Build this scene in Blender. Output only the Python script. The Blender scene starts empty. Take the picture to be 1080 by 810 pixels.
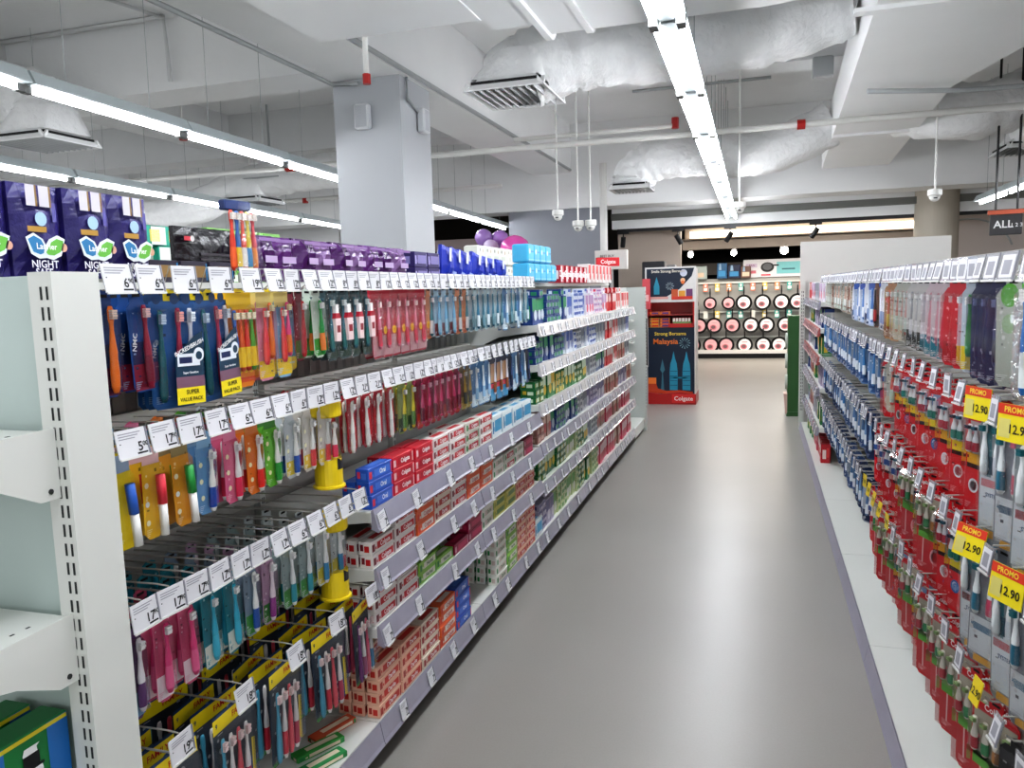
import bpy, math, random
from mathutils import Vector, Matrix
rnd = random.Random(7)
R = math.radians
COL = bpy.context.scene.collection
sc = bpy.context.scene

# ------------------------------------------------------------------ materials
MATS = {}
def srgb(c):
    if isinstance(c, str):
        c = tuple(int(c[i:i+2], 16) / 255 for i in (0, 2, 4))
    return tuple((x / 12.92 if x <= 0.04045 else ((x + 0.055) / 1.055) ** 2.4) for x in c)
def mat(name, color, rough=0.5, metal=0.0, vary=0.06, scale=8.0, bump=0.0, bscale=30.0, emit=0.0, coat=0.0, spec=0.5):
    """procedural: base colour drifts a little with noise; optional bump"""
    if name in MATS: return MATS[name]
    m = bpy.data.materials.new(name); m.use_nodes = True
    nt = m.node_tree; b = nt.nodes['Principled BSDF']
    lin = srgb(color)
    tc = nt.nodes.new('ShaderNodeTexCoord')
    nz = nt.nodes.new('ShaderNodeTexNoise'); nz.inputs['Scale'].default_value = scale; nz.inputs['Detail'].default_value = 3
    nt.links.new(tc.outputs['Object'], nz.inputs['Vector'])
    mx = nt.nodes.new('ShaderNodeMix'); mx.data_type = 'RGBA'
    mx.inputs['A'].default_value = (*[x * (1 - vary) for x in lin], 1)
    mx.inputs['B'].default_value = (*[min(1, x * (1 + vary)) for x in lin], 1)
    nt.links.new(nz.outputs['Fac'], mx.inputs['Factor'])
    nt.links.new(mx.outputs['Result'], b.inputs['Base Color'])
    b.inputs['Roughness'].default_value = rough; b.inputs['Metallic'].default_value = metal
    b.inputs['Specular IOR Level'].default_value = spec
    b.inputs['Coat Weight'].default_value = coat
    if emit:
        b.inputs['Emission Color'].default_value = (*lin, 1); b.inputs['Emission Strength'].default_value = emit
    if bump:
        n2 = nt.nodes.new('ShaderNodeTexNoise'); n2.inputs['Scale'].default_value = bscale; n2.inputs['Detail'].default_value = 4
        nt.links.new(tc.outputs['Object'], n2.inputs['Vector'])
        bp = nt.nodes.new('ShaderNodeBump'); bp.inputs['Strength'].default_value = bump; bp.inputs['Distance'].default_value = 0.02
        nt.links.new(n2.outputs['Fac'], bp.inputs['Height']); nt.links.new(bp.outputs['Normal'], b.inputs['Normal'])
    MATS[name] = m
    return m
def C(hexcol, rough=0.38):
    """plastic / printed card in a given colour"""
    return mat('print_' + hexcol + ('' if rough == 0.38 else '_%d' % (rough * 100)), hexcol, rough, vary=0.05, scale=25)
def clear_mat(name, tint=(1, 1, 1), gloss=0.16, rough=0.12, haze=0.05, bump=0.0, bscale=60):
    if name in MATS: return MATS[name]
    m = bpy.data.materials.new(name); m.use_nodes = True
    nt = m.node_tree; nt.nodes.clear()
    out = nt.nodes.new('ShaderNodeOutputMaterial')
    tr = nt.nodes.new('ShaderNodeBsdfTransparent'); tr.inputs['Color'].default_value = (*tint, 1)
    gl = nt.nodes.new('ShaderNodeBsdfGlossy'); gl.inputs['Roughness'].default_value = rough; gl.inputs['Color'].default_value = (1, 1, 1, 1)
    df = nt.nodes.new('ShaderNodeBsdfDiffuse'); df.inputs['Color'].default_value = (.8, .8, .82, 1)
    lw = nt.nodes.new('ShaderNodeLayerWeight'); lw.inputs['Blend'].default_value = 0.25
    ma = nt.nodes.new('ShaderNodeMath'); ma.operation = 'MULTIPLY_ADD'; ma.inputs[1].default_value = 0.5; ma.inputs[2].default_value = gloss
    nt.links.new(lw.outputs['Fresnel'], ma.inputs[0])
    m1 = nt.nodes.new('ShaderNodeMixShader'); m1.inputs[0].default_value = haze
    nt.links.new(tr.outputs[0], m1.inputs[1]); nt.links.new(df.outputs[0], m1.inputs[2])
    m2 = nt.nodes.new('ShaderNodeMixShader'); nt.links.new(ma.outputs[0], m2.inputs[0])
    nt.links.new(m1.outputs[0], m2.inputs[1]); nt.links.new(gl.outputs[0], m2.inputs[2])
    if bump:
        tc = nt.nodes.new('ShaderNodeTexCoord'); n2 = nt.nodes.new('ShaderNodeTexNoise'); n2.inputs['Scale'].default_value = bscale
        nt.links.new(tc.outputs['Object'], n2.inputs['Vector'])
        bp = nt.nodes.new('ShaderNodeBump'); bp.inputs['Strength'].default_value = bump; bp.inputs['Distance'].default_value = 0.01
        nt.links.new(n2.outputs['Fac'], bp.inputs['Height']); nt.links.new(bp.outputs['Normal'], gl.inputs['Normal'])
    nt.links.new(m2.outputs[0], out.inputs['Surface'])
    MATS[name] = m
    return m

WHITE_METAL = mat('shelf_white_metal', 'd9dbd6', 0.35, vary=0.03, scale=3)
PANEL = mat('back_panel_metal', 'c3c8c4', 0.45, vary=0.04, scale=3)
DPANEL = mat('peg_back_panel', 'a09f9b', 0.5, vary=0.08, scale=4)
WIRE = mat('chrome_wire', 'b8b6b0', 0.35, 0.3, vary=0.05)
SLOT = mat('slot_dark', '2c2e2f', 0.7)
RAIL = mat('lavender_rail_plastic', 'a09dab', 0.22, vary=0.12, scale=14, coat=0.4)
RAILW = mat('pale_rail_plastic', 'd6d3d4', 0.22, vary=0.1, scale=14, coat=0.4)
CARDW = mat('price_card_paper', 'dcdce0', 0.5, vary=0.04)
INK = mat('price_ink', '1a1a1e', 0.6)
INKL = mat('price_grey_ink', '9a9aa2', 0.6)
KICK = mat('kick_plate', 'a09dac', 0.4, vary=0.05)
DARK = mat('dark_gap', '222222', 0.8)
TUBE = mat('tube_light', 'f8faff', 0.3, emit=66, vary=0.0)
FIX = mat('light_housing_paint', 'b9c2c4', 0.4, vary=0.03)
CLEAR = clear_mat('clear_blister', gloss=0.03, rough=0.06, haze=0.0)
BAG = clear_mat('clear_polybag', gloss=0.06, rough=0.08, haze=0.02, bump=0.8, bscale=60)
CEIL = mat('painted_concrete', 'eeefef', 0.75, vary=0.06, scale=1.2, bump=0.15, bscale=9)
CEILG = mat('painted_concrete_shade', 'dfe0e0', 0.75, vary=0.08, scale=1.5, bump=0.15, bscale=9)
COLP = mat('column_grey_paint', 'b9bcc0', 0.5, vary=0.02, scale=2)
DUCT = mat('duct_white_paint', 'e8e9e9', 0.45, vary=0.04, scale=2)
FLEX = mat('flex_duct_wrap', 'e8e9e9', 0.42, vary=0.08, scale=6, bump=0.9, bscale=16)
PIPE = mat('pipe_white_paint', 'd8d8d4', 0.4, vary=0.04)
REDP = mat('red_fitting', 'a01d18', 0.4)
BLK = mat('black_metal', '17171a', 0.45)
GREYM = mat('galvanised_grey', 'a9acad', 0.4, 0.1)

# ------------------------------------------------------------------ mesh builder
def text_polys(s, _c={}):
    if s in _c: return _c[s]
    cu = bpy.data.curves.new('t', 'FONT'); cu.body = s; cu.size = 1.0; cu.resolution_u = 2; cu.offset = 0.018
    cu.align_x = 'CENTER'; cu.align_y = 'CENTER'
    o = bpy.data.objects.new('t', cu); COL.objects.link(o)
    dg = bpy.context.evaluated_depsgraph_get(); dg.update()
    me = o.evaluated_get(dg).to_mesh()
    r = ([(v.co.x, v.co.y) for v in me.vertices], [tuple(p.vertices) for p in me.polygons])
    o.evaluated_get(dg).to_mesh_clear()
    bpy.data.objects.remove(o); bpy.data.curves.remove(cu)
    _c[s] = r
    return r

class MB:
    def __init__(s): s.v = []; s.f = []; s.m = []; s.mats = []; s.T = None
    def mi(s, m):
        if m not in s.mats: s.mats.append(m)
        return s.mats.index(m)
    def add(s, vs, fs, m):
        o = len(s.v); k = s.mi(m)
        if s.T is not None: vs = [tuple(s.T @ Vector(v)) for v in vs]
        s.v += vs; s.f += [tuple(i + o for i in f) for f in fs]; s.m += [k] * len(fs)
        return s
    def box(s, x0, x1, y0, y1, z0, z1, m):
        vs = [(x, y, z) for z in (z0, z1) for y in (y0, y1) for x in (x0, x1)]
        return s.add(vs, [(0, 2, 3, 1), (4, 5, 7, 6), (0, 1, 5, 4), (2, 6, 7, 3), (0, 4, 6, 2), (1, 3, 7, 5)], m)
    def bbox(s, x0, x1, y0, y1, z0, z1, b, m):
        """box with bevelled vertical-plane outline (chamfer on all edges)"""
        vs = []; fs = []
        def ring(z, d):
            return [(x0 + d + b, y0 + d, z), (x1 - d - b, y0 + d, z), (x1 - d, y0 + d + b, z), (x1 - d, y1 - d - b, z),
                    (x1 - d - b, y1 - d, z), (x0 + d + b, y1 - d, z), (x0 + d, y1 - d - b, z), (x0 + d, y0 + d + b, z)]
        for z, d in ((z0, b), (z0 + b, 0), (z1 - b, 0), (z1, b)): vs += ring(z, d)
        for k in range(3):
            for i in range(8):
                j = (i + 1) % 8; fs.append((k * 8 + i, k * 8 + j, k * 8 + 8 + j, k * 8 + 8 + i))
        fs.append(tuple(range(7, -1, -1))); fs.append(tuple(range(24, 32)))
        return s.add(vs, fs, m)
    def prism(s, pts, axis, a, b, m):
        """extrude polygon: pts are 2D in the two other axes; axis 'x','y','z'"""
        def P(p, t): return {'x': (t, p[0], p[1]), 'y': (p[0], t, p[1]), 'z': (p[0], p[1], t)}[axis]
        n = len(pts); vs = [P(p, a) for p in pts] + [P(p, b) for p in pts]
        fs = [tuple(range(n - 1, -1, -1)), tuple(range(n, 2 * n))] + [(i, (i + 1) % n, n + (i + 1) % n, n + i) for i in range(n)]
        return s.add(vs, fs, m)
    def tube(s, path, r, m, n=6, cap=True):
        path = [Vector(p) for p in path]; vs = []; fs = []
        for i, p in enumerate(path):
            d = (path[min(i + 1, len(path) - 1)] - path[max(i - 1, 0)]).normalized()
            up = Vector((0, 0, 1)) if abs(d.z) < 0.9 else Vector((1, 0, 0))
            a = d.cross(up).normalized(); b = d.cross(a)
            rr = r[i] if isinstance(r, (list, tuple)) else r
            vs += [tuple(p + a * math.cos(2 * math.pi * k / n) * rr + b * math.sin(2 * math.pi * k / n) * rr) for k in range(n)]
        for i in range(len(path) - 1):
            for k in range(n):
                j = (k + 1) % n; fs.append((i * n + k, i * n + j, i * n + n + j, i * n + n + k))
        if cap: fs += [tuple(range(n - 1, -1, -1)), tuple(range((len(path) - 1) * n, len(path) * n))]
        return s.add(vs, fs, m)
    def lathe(s, prof, m, n=16, c=(0, 0, 0), sx=1, sy=1):
        vs = []; fs = []
        for (r, z) in prof:
            vs += [(c[0] + sx * r * math.cos(2 * math.pi * k / n), c[1] + sy * r * math.sin(2 * math.pi * k / n), c[2] + z) for k in range(n)]
        for i in range(len(prof) - 1):
            for k in range(n):
                j = (k + 1) % n; fs.append((i * n + k, i * n + j, i * n + n + j, i * n + n + k))
        fs += [tuple(range(n - 1, -1, -1)), tuple(range((len(prof) - 1) * n, len(prof) * n))]
        return s.add(vs, fs, m)
    def rect(s, x0, x1, z0, z1, y, m, rot=0):
        """flat printed patch on a front face (front looks to -y)"""
        cx, cz = (x0 + x1) / 2, (z0 + z1) / 2; c, q = math.cos(rot), math.sin(rot)
        P = [(x0 - cx, z0 - cz), (x1 - cx, z0 - cz), (x1 - cx, z1 - cz), (x0 - cx, z1 - cz)]
        return s.add([(cx + a * c - b * q, y, cz + a * q + b * c) for a, b in P], [(0, 1, 2, 3)], m)
    def poly(s, pts, y, m): return s.add([(a, y, b) for a, b in pts], [tuple(range(len(pts)))], m)
    def disc(s, cx, cz, r, y, m, n=16, sx=1):
        return s.poly([(cx + sx * r * math.cos(2 * math.pi * k / n), cz + r * math.sin(2 * math.pi * k / n)) for k in range(n)], y, m)
    def text(s, t, cx, cz, size, y, m, rot=0, sx=1.0, side=None):
        V, F = text_polys(t); c, q = math.cos(rot), math.sin(rot)
        vs = []
        for a, b in V:
            a *= size * sx; b *= size
            u, w = a * c - b * q, a * q + b * c
            vs.append((cx + u, y, cz + w) if side is None else (side, y + u, cz + w))
        return s.add(vs, F, m)
    def mesh(s, name, smooth=False):
        me = bpy.data.meshes.new(name); me.from_pydata(s.v, [], s.f)
        for m in s.mats: me.materials.append(m)
        me.polygons.foreach_set('material_index', s.m)
        if smooth: me.polygons.foreach_set('use_smooth', [True] * len(s.f))
        me.update(); return me
    def obj(s, name, parent=None, loc=(0, 0, 0), rz=0, smooth=False, kind=None, label=None):
        return mk(name, s.mesh(name, smooth), parent, loc, rz, kind, label)

def mk(name, data, parent=None, loc=(0, 0, 0), rz=0, kind=None, label=None):
    o = bpy.data.objects.new(name, data); COL.objects.link(o)
    o.location = loc; o.rotation_euler = (0, 0, rz)
    if parent is not None: o.parent = parent
    if kind: o['kind'] = kind
    if label: o['label'] = label
    return o
LABELS = {}
def tag(o, label, cat, group=None):
    n = len(label.split())
    if not 4 <= n <= 16: print('LABEL LEN', n, label)
    if label in LABELS: print('DUP', label)
    LABELS[label] = group
    o['label'] = label; o['category'] = cat
    if group: o['group'] = group
    return o
def empty(name, loc=(0, 0, 0), rz=0): return mk(name, None, None, loc, rz)
def copy_tree(o, parent=None, depth=0):
    c = o.copy(); COL.objects.link(c); c.parent = parent
    for ch in KIDS.get(o.name, []): 
        k = copy_tree(ch, c, depth + 1)
        KIDS.setdefault(c.name, []).append(k)
    return c
KIDS = {}
_mk = mk
def mk(name, data, parent=None, loc=(0, 0, 0), rz=0, kind=None, label=None):
    o = _mk(name, data, parent, loc, rz, kind, label)
    if parent is not None: KIDS.setdefault(parent.name, []).append(o)
    return o
ORD = ['zeroth', 'first', 'second', 'third', 'fourth', 'fifth', 'sixth', 'seventh', 'eighth', 'ninth', 'tenth', 'eleventh', 'twelfth',
       'thirteenth', 'fourteenth', 'fifteenth', 'sixteenth', 'seventeenth', 'eighteenth', 'nineteenth', 'twentieth']
def ordn(n):
    if n <= 20: return ORD[n]
    t = ['', '', 'twenty', 'thirty', 'forty', 'fifty', 'sixty', 'seventy'][n // 10]
    return (t[:-1] + 'ieth') if n % 10 == 0 else t + '-' + ORD[n % 10]

# ------------------------------------------------------------------ camera
cam = bpy.data.cameras.new('camera'); co = bpy.data.objects.new('camera', cam); COL.objects.link(co)
vY = Vector((260, -106, 830)).normalized()
yy = (830 * 830 + 260 * 210) / 106.0
vD = Vector((210, yy, 830)).normalized()
vX = vD.cross(vY)
if vX.x < 0: vX = -vX
vX.normalize()
# rows give image axes (right, down, forward) in world coordinates
right = Vector((vX.x, vY.x, -vD.x)); down = Vector((vX.y, vY.y, -vD.y)); fwd = Vector((vX.z, vY.z, -vD.z))
M = Matrix((( right.x, -down.x, -fwd.x, 0), (right.y, -down.y, -fwd.y, 0), (right.z, -down.z, -fwd.z, 1.5), (0, 0, 0, 1)))
co.matrix_world = M
cam.sensor_width = 36; cam.lens = 830 / 1080 * 36; cam.clip_start = 0.05
sc.camera = co

# ------------------------------------------------------------------ room shell
def floor_mat():
    m = bpy.data.materials.new('polished_concrete'); m.use_nodes = True; nt = m.node_tree; b = nt.nodes['Principled BSDF']
    tc = nt.nodes.new('ShaderNodeTexCoord'); n1 = nt.nodes.new('ShaderNodeTexNoise'); n1.inputs['Scale'].default_value = 0.9; n1.inputs['Detail'].default_value = 2
    nt.links.new(tc.outputs['Object'], n1.inputs['Vector'])
    cr = nt.nodes.new('ShaderNodeValToRGB'); nt.links.new(n1.outputs['Fac'], cr.inputs['Fac'])
    cr.color_ramp.elements[0].position = .0; cr.color_ramp.elements[1].position = 1.0
    cr.color_ramp.elements[0].color = (*srgb('928f89'), 1); cr.color_ramp.elements[1].color = (*srgb('a4a19b'), 1)
    n2 = nt.nodes.new('ShaderNodeTexNoise'); n2.inputs['Scale'].default_value = 130; n2.inputs['Detail'].default_value = 2
    nt.links.new(tc.outputs['Object'], n2.inputs['Vector'])
    mx = nt.nodes.new('ShaderNodeMix'); mx.data_type = 'RGBA'; mx.blend_type = 'MULTIPLY'; mx.inputs['Factor'].default_value = .10
    nt.links.new(cr.outputs['Color'], mx.inputs['A']); nt.links.new(n2.outputs['Fac'], mx.inputs['B'])
    nt.links.new(mx.outputs['Result'], b.inputs['Base Color'])
    mr = nt.nodes.new('ShaderNodeMapRange'); mr.inputs['To Min'].default_value = .24; mr.inputs['To Max'].default_value = .3
    n3 = nt.nodes.new('ShaderNodeTexNoise'); n3.inputs['Scale'].default_value = .5; n3.inputs['Detail'].default_value = 1; nt.links.new(tc.outputs['Object'], n3.inputs['Vector']); nt.links.new(n3.outputs['Fac'], mr.inputs['Value']); b.inputs['Roughness'].default_value = .33
    b.inputs['Specular IOR Level'].default_value = .45
    return m
MB().box(-11, 8, -3, 20, -.1, 0, floor_mat()).obj('floor', kind='structure')
MB().box(-11, 8, -3, 20, 3.95, 4.1, CEIL).obj('ceiling', kind='structure')
BEIGE = mat('warm_wall_paint', 'b7aa9e', 0.6, vary=0.03)
PINKW = mat('pale_wall_paint', 'c9c0bb', 0.6, vary=0.04, scale=1)
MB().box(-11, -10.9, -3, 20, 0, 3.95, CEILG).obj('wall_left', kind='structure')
MB().box(7.9, 8, -3, 20, 0, 3.95, PINKW).obj('wall_right', kind='structure')
MB().box(-11, 8, 19.9, 20, 0, 3.95, mat('back_wall_paint', '45423f', .7)).obj('wall_far', kind='structure')
GREYW = mat('grey_wall_paint', '8e9198', 0.6, vary=0.03)
MB().box(-3.75, -2.28, 12.0, 12.15, 0, 3.3, GREYW).obj('wall_partition_grey', kind='structure')
MB().box(-2.25, -1.22, 13.3, 13.45, 0, 3.0, BEIGE).obj('wall_partition_beige', kind='structure')
# dark display wall left behind the gondola
MB().box(-7.5, -4.0, 13.5, 13.6, 0, 2.25, mat('dark_panel', '1c181c', .5)).box(-7.5, -4.0, 13.48, 13.6, 2.25, 2.45, mat('dusky_panel', '8d7e7c', .6)).obj('wall_display_dark', kind='structure')
MB().box(-10.8, -7.6, 13.5, 13.6, 0, 3.2, CEILG).obj('wall_side_far', kind='structure')

# beams (each a stretch of structure)
MB().box(-3.32, -2.72, -3, 11.9, 3.25, 3.95, CEIL).obj('trim_1', kind='structure')
MB().box(-10.9, -3.32, 6.0, 6.5, 3.35, 3.95, CEIL).obj('trim_2', kind='structure')
MB().box(-2.72, 7.9, 8.1, 8.5, 3.55, 3.95, CEIL).obj('trim_3', kind='structure')
MB().box(-10.9, 7.9, 11.9, 12.5, 2.72, 3.95, CEIL).obj('trim_4', kind='structure')
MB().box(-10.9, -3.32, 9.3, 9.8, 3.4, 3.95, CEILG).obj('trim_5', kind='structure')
MB().box(-2.28, 7.9, 12.9, 13.05, 2.44, 2.9, CEIL).box(-2.28, 7.9, 12.82, 12.9, 2.58, 2.68, mat('shadow_gap', '6e6f6b', .7)).obj('trim_6', kind='structure')
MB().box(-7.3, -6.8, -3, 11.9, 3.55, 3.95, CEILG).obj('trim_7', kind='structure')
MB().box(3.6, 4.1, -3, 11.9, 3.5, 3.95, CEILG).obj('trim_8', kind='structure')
# the far room: lowered bulkhead with a lit cove, dark ceiling beyond
MB().box(-1.3, 7.9, 14.5, 14.7, 2.13, 2.30, BEIGE).obj('trim_9', kind='structure')
MB().box(-1.3, 7.9, 14.5, 19.9, 2.28, 2.32, BEIGE).obj('trim_10', kind='structure')
MB().box(-1.2, 3.0, 14.90, 14.94, 2.36, 2.47, mat('cove_glow', 'fff4e2', .5, emit=5, vary=0)).obj('trim_11', kind='structure')
MB().box(-1.3, 7.9, 15.0, 15.1, 2.32, 3.2, BEIGE).obj('trim_12', kind='structure')
MB().box(-2.2, 7.9, 14.7, 19.9, 2.26, 2.28, mat('far_ceiling_dark', '3a3633', .7)).obj('trim_13', kind='structure')
MB().box(-2.2, 7.9, 18.2, 18.4, 1.72, 1.98, mat('far_bulkhead', '8f8781', .6)).obj('trim_14', kind='structure')
MB().box(-4.0, 4.6, 18.6, 18.7, 0, 1.9, mat('far_dark_wall', '20242c', .5)).obj('wall_far_shop', kind='structure')

# column
MB().box(-3.36, -2.76, 6.0, 6.6, 0, 3.25, COLP).obj('trim_15', kind='structure')
cm = MB(); cm.lathe([(.29, 0), (.29, 2.9)], mat('round_column_render', 'b0a99c', .6, vary=.08, scale=1.5), n=40, c=(2.45, 12.9, 0)); cm.obj('trim_16', kind='structure', smooth=False)
t = MB().tube([(-2.17, 11.6, 0), (-2.17, 11.6, 3.3)], .055, PIPE, 12).obj('drain_pipe')
tag(t, 'white vertical pipe standing at the end of the grey partition', 'pipe')

# ------------------------------------------------------------------ ceiling lights
def strip_light(x, y, z, twin, label, group, wires=True, L=1.28):
    if z > 2.6: z = 2.7 - .0205 * (y - 3.5)
    root = empty('strip_light', (x, y, z)); root.rotation_euler = (R(-1.17) if z != 2.45 else 0, 0, 0)
    h = MB()
    if twin:
        h.prism([(-.085, .03), (-.03, .075), (.03, .075), (.085, .03), (.085, .02), (-.085, .02)], 'y', 0.01, L - .01, FIX)
        for sx in (-.062, .062):
            h.box(sx - .014, sx + .014, .01, .035, -.02, .03, GREYM); h.box(sx - .014, sx + .014, L - .035, L - .01, -.02, .03, GREYM)
            h.box(sx - .02, sx + .02, 0, .045, -.02, .03, mat('lamp_socket', '6c6c6a', .5)); h.box(sx - .02, sx + .02, L - .045, L, -.02, .03, mat('lamp_socket', '6c6c6a', .5))
        h.box(-.035, .035, .02, L - .02, .005, .03, mat('lamp_tray', '8d9496', .5))
    else:
        h.box(-.02, .02, 0, .045, -.02, .03, mat('lamp_socket', '6c6c6a', .5)); h.box(-.02, .02, L - .045, L, -.02, .03, mat('lamp_socket', '6c6c6a', .5))
        h.prism([(-.09, .03), (-.05, .10), (.05, .10), (.09, .03), (.09, .02), (-.09, .02)], 'y', 0.01, L - .01, FIX)
        h.box(-.014, .014, .01, .035, -.02, .03, GREYM); h.box(-.014, .014, L - .035, L - .01, -.02, .03, GREYM)
    h.obj('housing', root)
    for sx in ((-.062, .062) if twin else (0,)):
        MB().tube([(sx, .045, 0), (sx, L - .045, 0)], .013, TUBE, 8).obj('fluorescent_tube', root)
    if wires:
        for yy in (.3, L - .3): MB().tube([(0, yy, .08), (0, yy, 3.949 - z)], .003, GREYM, 4).obj('hanging_wire', root)
    tag(root, label, 'ceiling light', group)
    return root
for k in range(-3, 7):
    y = 3.82 + 1.28 * k
    o = strip_light(-.405, y, 2.70, True, 'twin-tube strip light over the aisle, %s from the far end' % ordn(7 - k), 'twin strip lights in a line over the aisle', k < 6)
for k in range(-2, 7):
    strip_light(-3.93 - .01 * k, 3.55 + 1.29 * k, 2.70, False, 'single-tube strip light in the row behind the square column, %s from far end' % ordn(7 - k), 'strip lights in the row behind the column')
for k in range(0, 5):
    strip_light(-6.15, 3.4 + 1.29 * 1 + 1.29 * k, 2.70, False, 'strip light in the leftmost row, %s from near end' % ordn(k + 1), 'strip lights in the leftmost row')
for k in range(-6, 4):
    strip_light(2.75, 6.68 + 1.28 * k, 2.45, False, 'strip light at the right edge beside the hanging sign, %s from far end' % ordn(4 - k), 'strip lights at the right edge')

# ------------------------------------------------------------------ ducts, pipes
def tubepath(path, r, m, name, n=12, smooth=True): return MB().tube(path, r, m, n).obj(name, smooth=smooth)
def flex(path, r, seed, seg=60, n=40):
    rr = random.Random(seed); P = [Vector(p) for p in path]
    def cat(t):
        t = t * (len(P) - 1); i = min(int(t), len(P) - 2); u = t - i
        p0, p1, p2, p3 = P[max(i - 1, 0)], P[i], P[i + 1], P[min(i + 2, len(P) - 1)]
        return .5 * ((2 * p1) + (p2 - p0) * u + (2 * p0 - 5 * p1 + 4 * p2 - p3) * u * u + (3 * p1 - p0 - 3 * p2 + p3) * u ** 3)
    pts = [cat(i / seg) for i in range(seg + 1)]
    ph = [[rr.uniform(0, 6.28) for _ in range(3)] for _ in range(3)]
    vs = []; fs = []
    tight = {i: rr.uniform(.90, .97) for i in range(5, seg, rr.choice((9, 11, 13)))}
    for i, p in enumerate(pts):
        d = (pts[min(i + 1, seg)] - pts[max(i - 1, 0)]).normalized()
        a = d.cross(Vector((0, 0, 1)))
        a = a.normalized() if a.length > .1 else Vector((0, 1, 0)); b = d.cross(a)
        base = r * tight.get(i, 1)
        jit = [rr.uniform(-.014, .014) for _ in range(n)]
        for k in range(n):
            th = 2 * math.pi * k / n
            q = base * (1 + .025 * math.sin(5 * th + i * .45 + ph[0][0]) + .02 * math.sin(9 * th - i * .8 + ph[0][1]) + .02 * math.sin(i * 1.3 + ph[1][0] + math.sin(th * 2)) + jit[k])
            vs.append(tuple(p + a * math.cos(th) * q + b * math.sin(th) * q))
    for i in range(seg):
        for k in range(n):
            j = (k + 1) % n; fs.append((i * n + k, i * n + j, i * n + n + j, i * n + n + k))
    return MB().add(vs, fs, FLEX)
def diffuser(cx, cy, z, a, b, rz, label, neck=True):
    root = empty('air_diffuser', (cx, cy, z), rz)
    f = MB()
    f.prism([(-a, 0), (-a + .05, .03), (-a + .05, .07), (-a, .01)], 'y', -b, b, DUCT); f.prism([(a, 0), (a - .05, .03), (a - .05, .07), (a, .01)], 'y', -b, b, DUCT)
    f.prism([(-b, 0), (-b + .05, .03), (-b + .05, .07), (-b, .01)], 'x', -a, a, DUCT); f.prism([(b, 0), (b - .05, .03), (b - .05, .07), (b, .01)], 'x', -a, a, DUCT)
    f.obj('frame', root)
    s = MB()
    for k in range(9):
        x = -a + .06 + (2 * a - .14) * k / 8
        s.prism([(x, .0), (x + .018, .035), (x + .010, .035), (x - .008, .0)], 'y', -b + .03, b - .03, GREYM)
    s.obj('slats', root)
    MB().box(-a + .03, a - .03, -b + .03, b - .03, .05, .07, mat('duct_inside', '1e1e1e', .8)).obj('throat', root)
    if neck: MB().prism([(-a + .06, .07), (a - .06, .07), (a - .09, .10), (-a + .09, .10)], 'y', -b + .07, b - .07, DUCT).obj('collar', root)
    if neck:
        q = MB(); n = 24; vs = []
        for (s_, z_) in ((0, .09), (.35, .16), (1, .30)):
            for i in range(n):
                t_ = 2 * math.pi * i / n; c_, k_ = math.cos(t_), math.sin(t_); e_ = max(abs(c_), abs(k_))
                sqx, sqy = c_ / e_ * (a - .05), k_ / e_ * (b - .05); rx, ry = c_ * .22 + .06, k_ * .24
                vs.append((sqx * (1 - s_) + rx * s_ + rnd.uniform(-.006, .006), sqy * (1 - s_) + ry * s_, z_))
        q.add(vs, [(j * n + i, j * n + (i + 1) % n, j * n + n + (i + 1) % n, j * n + n + i) for j in range(2) for i in range(n)], FLEX)
        q.obj('fabric_boot', root, smooth=True)
    return tag(root, label, 'air vent')
diffuser(-1.74, 5.85, 2.93, .30, .33, 0, 'slatted square air diffuser hanging right of the square column')
diffuser(-1.45, 9.6, 2.64, .24, .26, 0, 'small far air diffuser left of the aisle strip lights')
diffuser(-5.85, 5.45, 2.85, .32, .30, 0, 'air diffuser with open slats at the far left')
diffuser(3.0, 10.9, 2.95, .3, .4, 0, 'air diffuser at the right edge above the hanging sign')
diffuser(-6.3, 9.0, 2.72, .3, .3, 0, 'dark air diffuser between two left strip light rows')
f1 = flex([(-1.74, 5.86, 3.01), (-1.70, 5.9, 3.12), (-1.3, 6.0, 3.25), (-.75, 6.1, 3.27), (-.05, 6.1, 3.30), (.56, 6.1, 3.42)], .27, 1).obj('flexible_duct', smooth=True)
tag(f1, 'wrinkled white insulated duct running to the near slatted diffuser', 'air duct')
f2 = flex([(-1.43, 9.6, 2.72), (-1.40, 9.6, 2.84), (-1.08, 9.6, 3.0), (-.5, 9.58, 2.98), (.1, 9.5, 2.96), (.74, 9.5, 3.2)], .24, 2).obj('flexible_duct', smooth=True)
tag(f2, 'sagging white insulated duct leading to the small far diffuser', 'air duct')
f3 = flex([(-5.85, 5.45, 3.0), (-5.9, 5.5, 3.2), (-6.3, 5.4, 3.35), (-7.5, 5.2, 3.4), (-8.5, 5.2, 3.4)], .25, 3).obj('flexible_duct', smooth=True)
tag(f3, 'wrinkled white insulated duct above the far left diffuser', 'air duct')
f4 = flex([(-8.6, 8.6, 2.6), (-7.4, 8.8, 2.64), (-6.3, 9.0, 2.98), (-5.4, 9.0, 3.06), (-4.2, 9.1, 3.1)], .22, 4).obj('flexible_duct', smooth=True)
MB().box(-6.01, -5.99, 8.99, 9.01, 3.0, 3.949, GREYM).box(-6.26, -5.74, 8.76, 9.24, 3.005, 3.02, GREYM).obj('hanger_strap', f4)
tag(f4, 'white insulated duct behind the left strip lights', 'air duct')
f5 = flex([(1.35, 9.2, 3.25), (2.0, 9.0, 3.12), (2.7, 9.3, 3.3), (3.2, 9.9, 3.4), (3.0, 10.7, 3.15)], .27, 5).obj('flexible_duct', smooth=True)
tag(f5, 'wrinkled white insulated duct right of the flat rectangular duct', 'air duct')
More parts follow.
